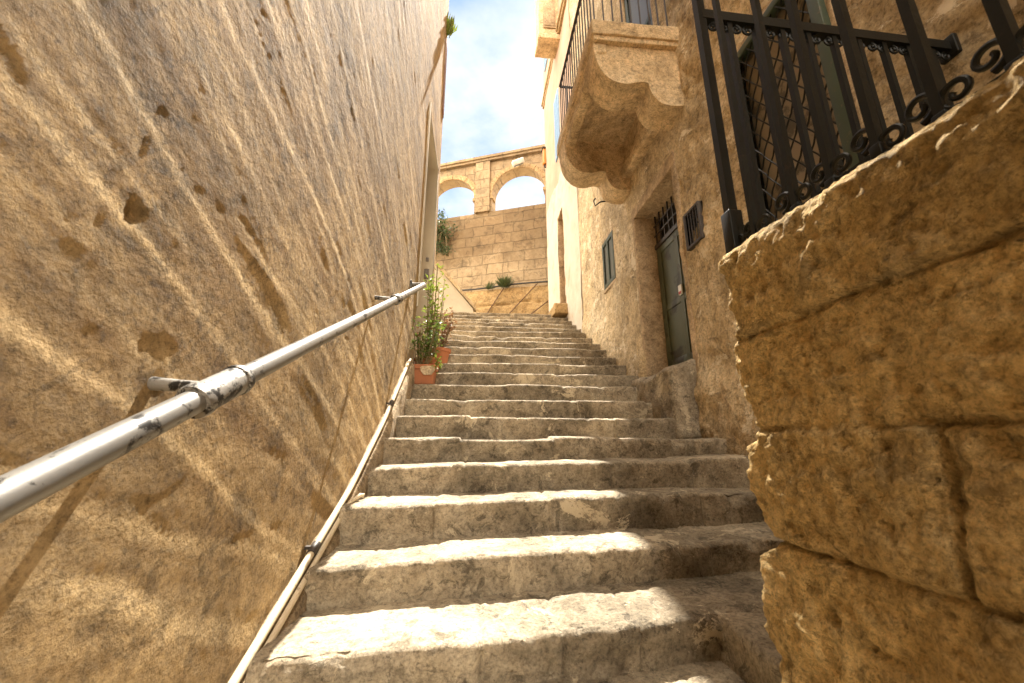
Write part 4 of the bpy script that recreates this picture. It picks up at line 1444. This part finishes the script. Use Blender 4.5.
# first pot: square terracotta trough with a pale patch
pp = thing('potted_plant', 'square terracotta trough with a pale patch and leggy green plant, nearest the handrail end', 'potted plant', (-0.62, 4.42, 0.60), 'potted plants beside the left wall')
m = MB()
def taper(G):
    G = G.copy()
    k = 1 + 0.16 * (G[..., 2] - 0.62) / 0.2
    G[..., 0] = -0.62 + (G[..., 0] + 0.62) * k
    G[..., 1] = 4.42 + (G[..., 1] - 4.42) * k
    return G
m.box(-0.76, -0.49, 4.30, 4.54, 0.605, 0.775, 0.015, 0.05, warp=taper)
for (a, b, c, e) in ((-0.785, -0.465, 4.275, 4.315), (-0.785, -0.465, 4.525, 4.565), (-0.785, -0.745, 4.315, 4.525), (-0.505, -0.465, 4.315, 4.525)):
    m.box(a, b, c, e, 0.772, 0.825, 0.008)
pot = m.build('pot', M['terracotta'], pp)
m = MB()
ring = [(-0.615 + 0.075 * math.cos(a) * (1 + .18 * math.sin(3 * a)), 0.755 + 0.062 * math.sin(a) * (1 + .2 * math.cos(2 * a))) for a in np.linspace(0, 2 * math.pi, 26)[:-1]]
m.prism([(x + 0.07, z) for x, z in ring], 1, 4.262, 4.30)
m.build('pale_patch', M['far_stone'], pot)
m = MB()
m.box(-0.75, -0.50, 4.31, 4.53, 0.775, 0.79)
m.build('soil', M['soil'], pp)
leafy(pp, (-0.63, 4.42, 0.78), 0.62, 11, 0.17, 'leaf_mid', 0.065, 19, (0.03, 0), 0.25, 0.05)
lf = MB()
for i in range(60):
    p = Vector((-0.46 + random.gauss(0, .03), 4.33 + random.gauss(0, .04), 0.84 + random.gauss(0, .045)))
    leaf(lf, p, Vector((random.uniform(-.3, 1), random.uniform(-1, .3), random.uniform(-.8, .4))), Vector((0, 0, 1)), .05, .026)
lf.build('trailing_leaves', M['leaf_bright'], pp, smooth_it=False)

pp = thing('potted_plant', 'round terracotta pot with the tallest yellow-green plant in the row', 'potted plant', (-0.585, 4.82, 0.79), 'potted plants beside the left wall')
round_pot(pp, (-0.585, 4.82, 0.795), 0.13, 0.20)
leafy(pp, (-0.585, 4.82, 0.96), 1.30, 13, 0.13, 'leaf_bright', 0.072, 21, (0.03, 0), 0.12, 0.05)
pp = thing('potted_plant', 'small round pot of reddish stalks behind the square trough', 'potted plant', (-0.70, 4.66, 0.72), 'potted plants beside the left wall')
round_pot(pp, (-0.67, 4.68, 0.80), 0.085, 0.17)
leafy(pp, (-0.67, 4.68, 0.94), 0.5, 7, 0.08, 'leaf_red', 0.045, 12, (0, 0), 0.3)
pp = thing('potted_plant', 'furthest terracotta pot with a reddish green bush beside the doorway', 'potted plant', (-0.52, 5.25, 0.99), 'potted plants beside the left wall')
round_pot(pp, (-0.52, 5.25, 0.995), 0.14, 0.22, 'terracotta')
leafy(pp, (-0.52, 5.25, 1.18), 0.62, 12, 0.16, 'leaf_red', 0.055, 20, (0.02, 0), 0.15, 0.05)

# bush growing out of the arcaded wall
bush = thing('wall_bush', 'dark green bush growing out of the arcaded wall under the left arch', 'bush', AW(3.6, 7.9, 0.0))
lf, st = MB(), MB()
for i in range(36):
    s, z = random.gauss(3.8, .25), random.uniform(6.75, 8.35)
    z -= 0.5 * abs(s - 3.8)
    c = Vector(AW(s, z, -0.12 - 0.25 * random.random()))
    st.tube([AW(3.7, 7.75, 0.03), tuple((Vector(AW(3.7, 7.75, -.1)) + c) / 2 + rv(.04)), tuple(c)], [0.02, .012, .006], 5)
    for j in range(34):
        p = c + rv(0.095)
        leaf(lf, p, rv() + Vector((0, -.3, -.4)), Vector((0, 0, 1)) + rv(.4), random.uniform(.06, .11), random.uniform(.04, .06))
st.build('branch', M['bark'], bush)
lf.build('foliage', M['leaf_dark'], bush, smooth_it=False)

def tuft(name, label, c, r, h, n, lmat, cat='plant', group=None, L=.09):
    o = thing(name, label, cat, c, group)
    lf = MB()
    for i in range(n):
        a = random.uniform(0, 6.28)
        b = Vector(c) + Vector((math.cos(a), math.sin(a), 0)) * r * .3 * random.random()
        d_ = Vector((math.cos(a) * random.uniform(.1, 1) * r, math.sin(a) * random.uniform(.1, 1) * r, h * random.uniform(.4, 1)))
        leaf(lf, b + d_ * random.random() * .5, d_, Vector((math.sin(a), math.cos(a), .3)), d_.length * .7, L * .25)
    lf.build('foliage', M[lmat], o, smooth_it=False)
tuft('grass_tuft', 'larger grass tuft on the shelf of the arcaded wall', AW(1.22, 4.98, -0.36), 0.34, 0.42, 260, 'leaf_grey', 'grass', None, .07)
tuft('grass_tuft', 'smaller grass tuft left of the larger one on the shelf', AW(1.75, 4.98, -0.36), 0.22, 0.26, 130, 'leaf_grey', 'grass', None, .06)
tuft('wall_plant', 'small yellow-green plant sprouting high on the far edge of the plaster wall', (-0.74, 6.05, 7.75), 0.16, 0.55, 70, 'leaf_bright', 'plant', None, .22)
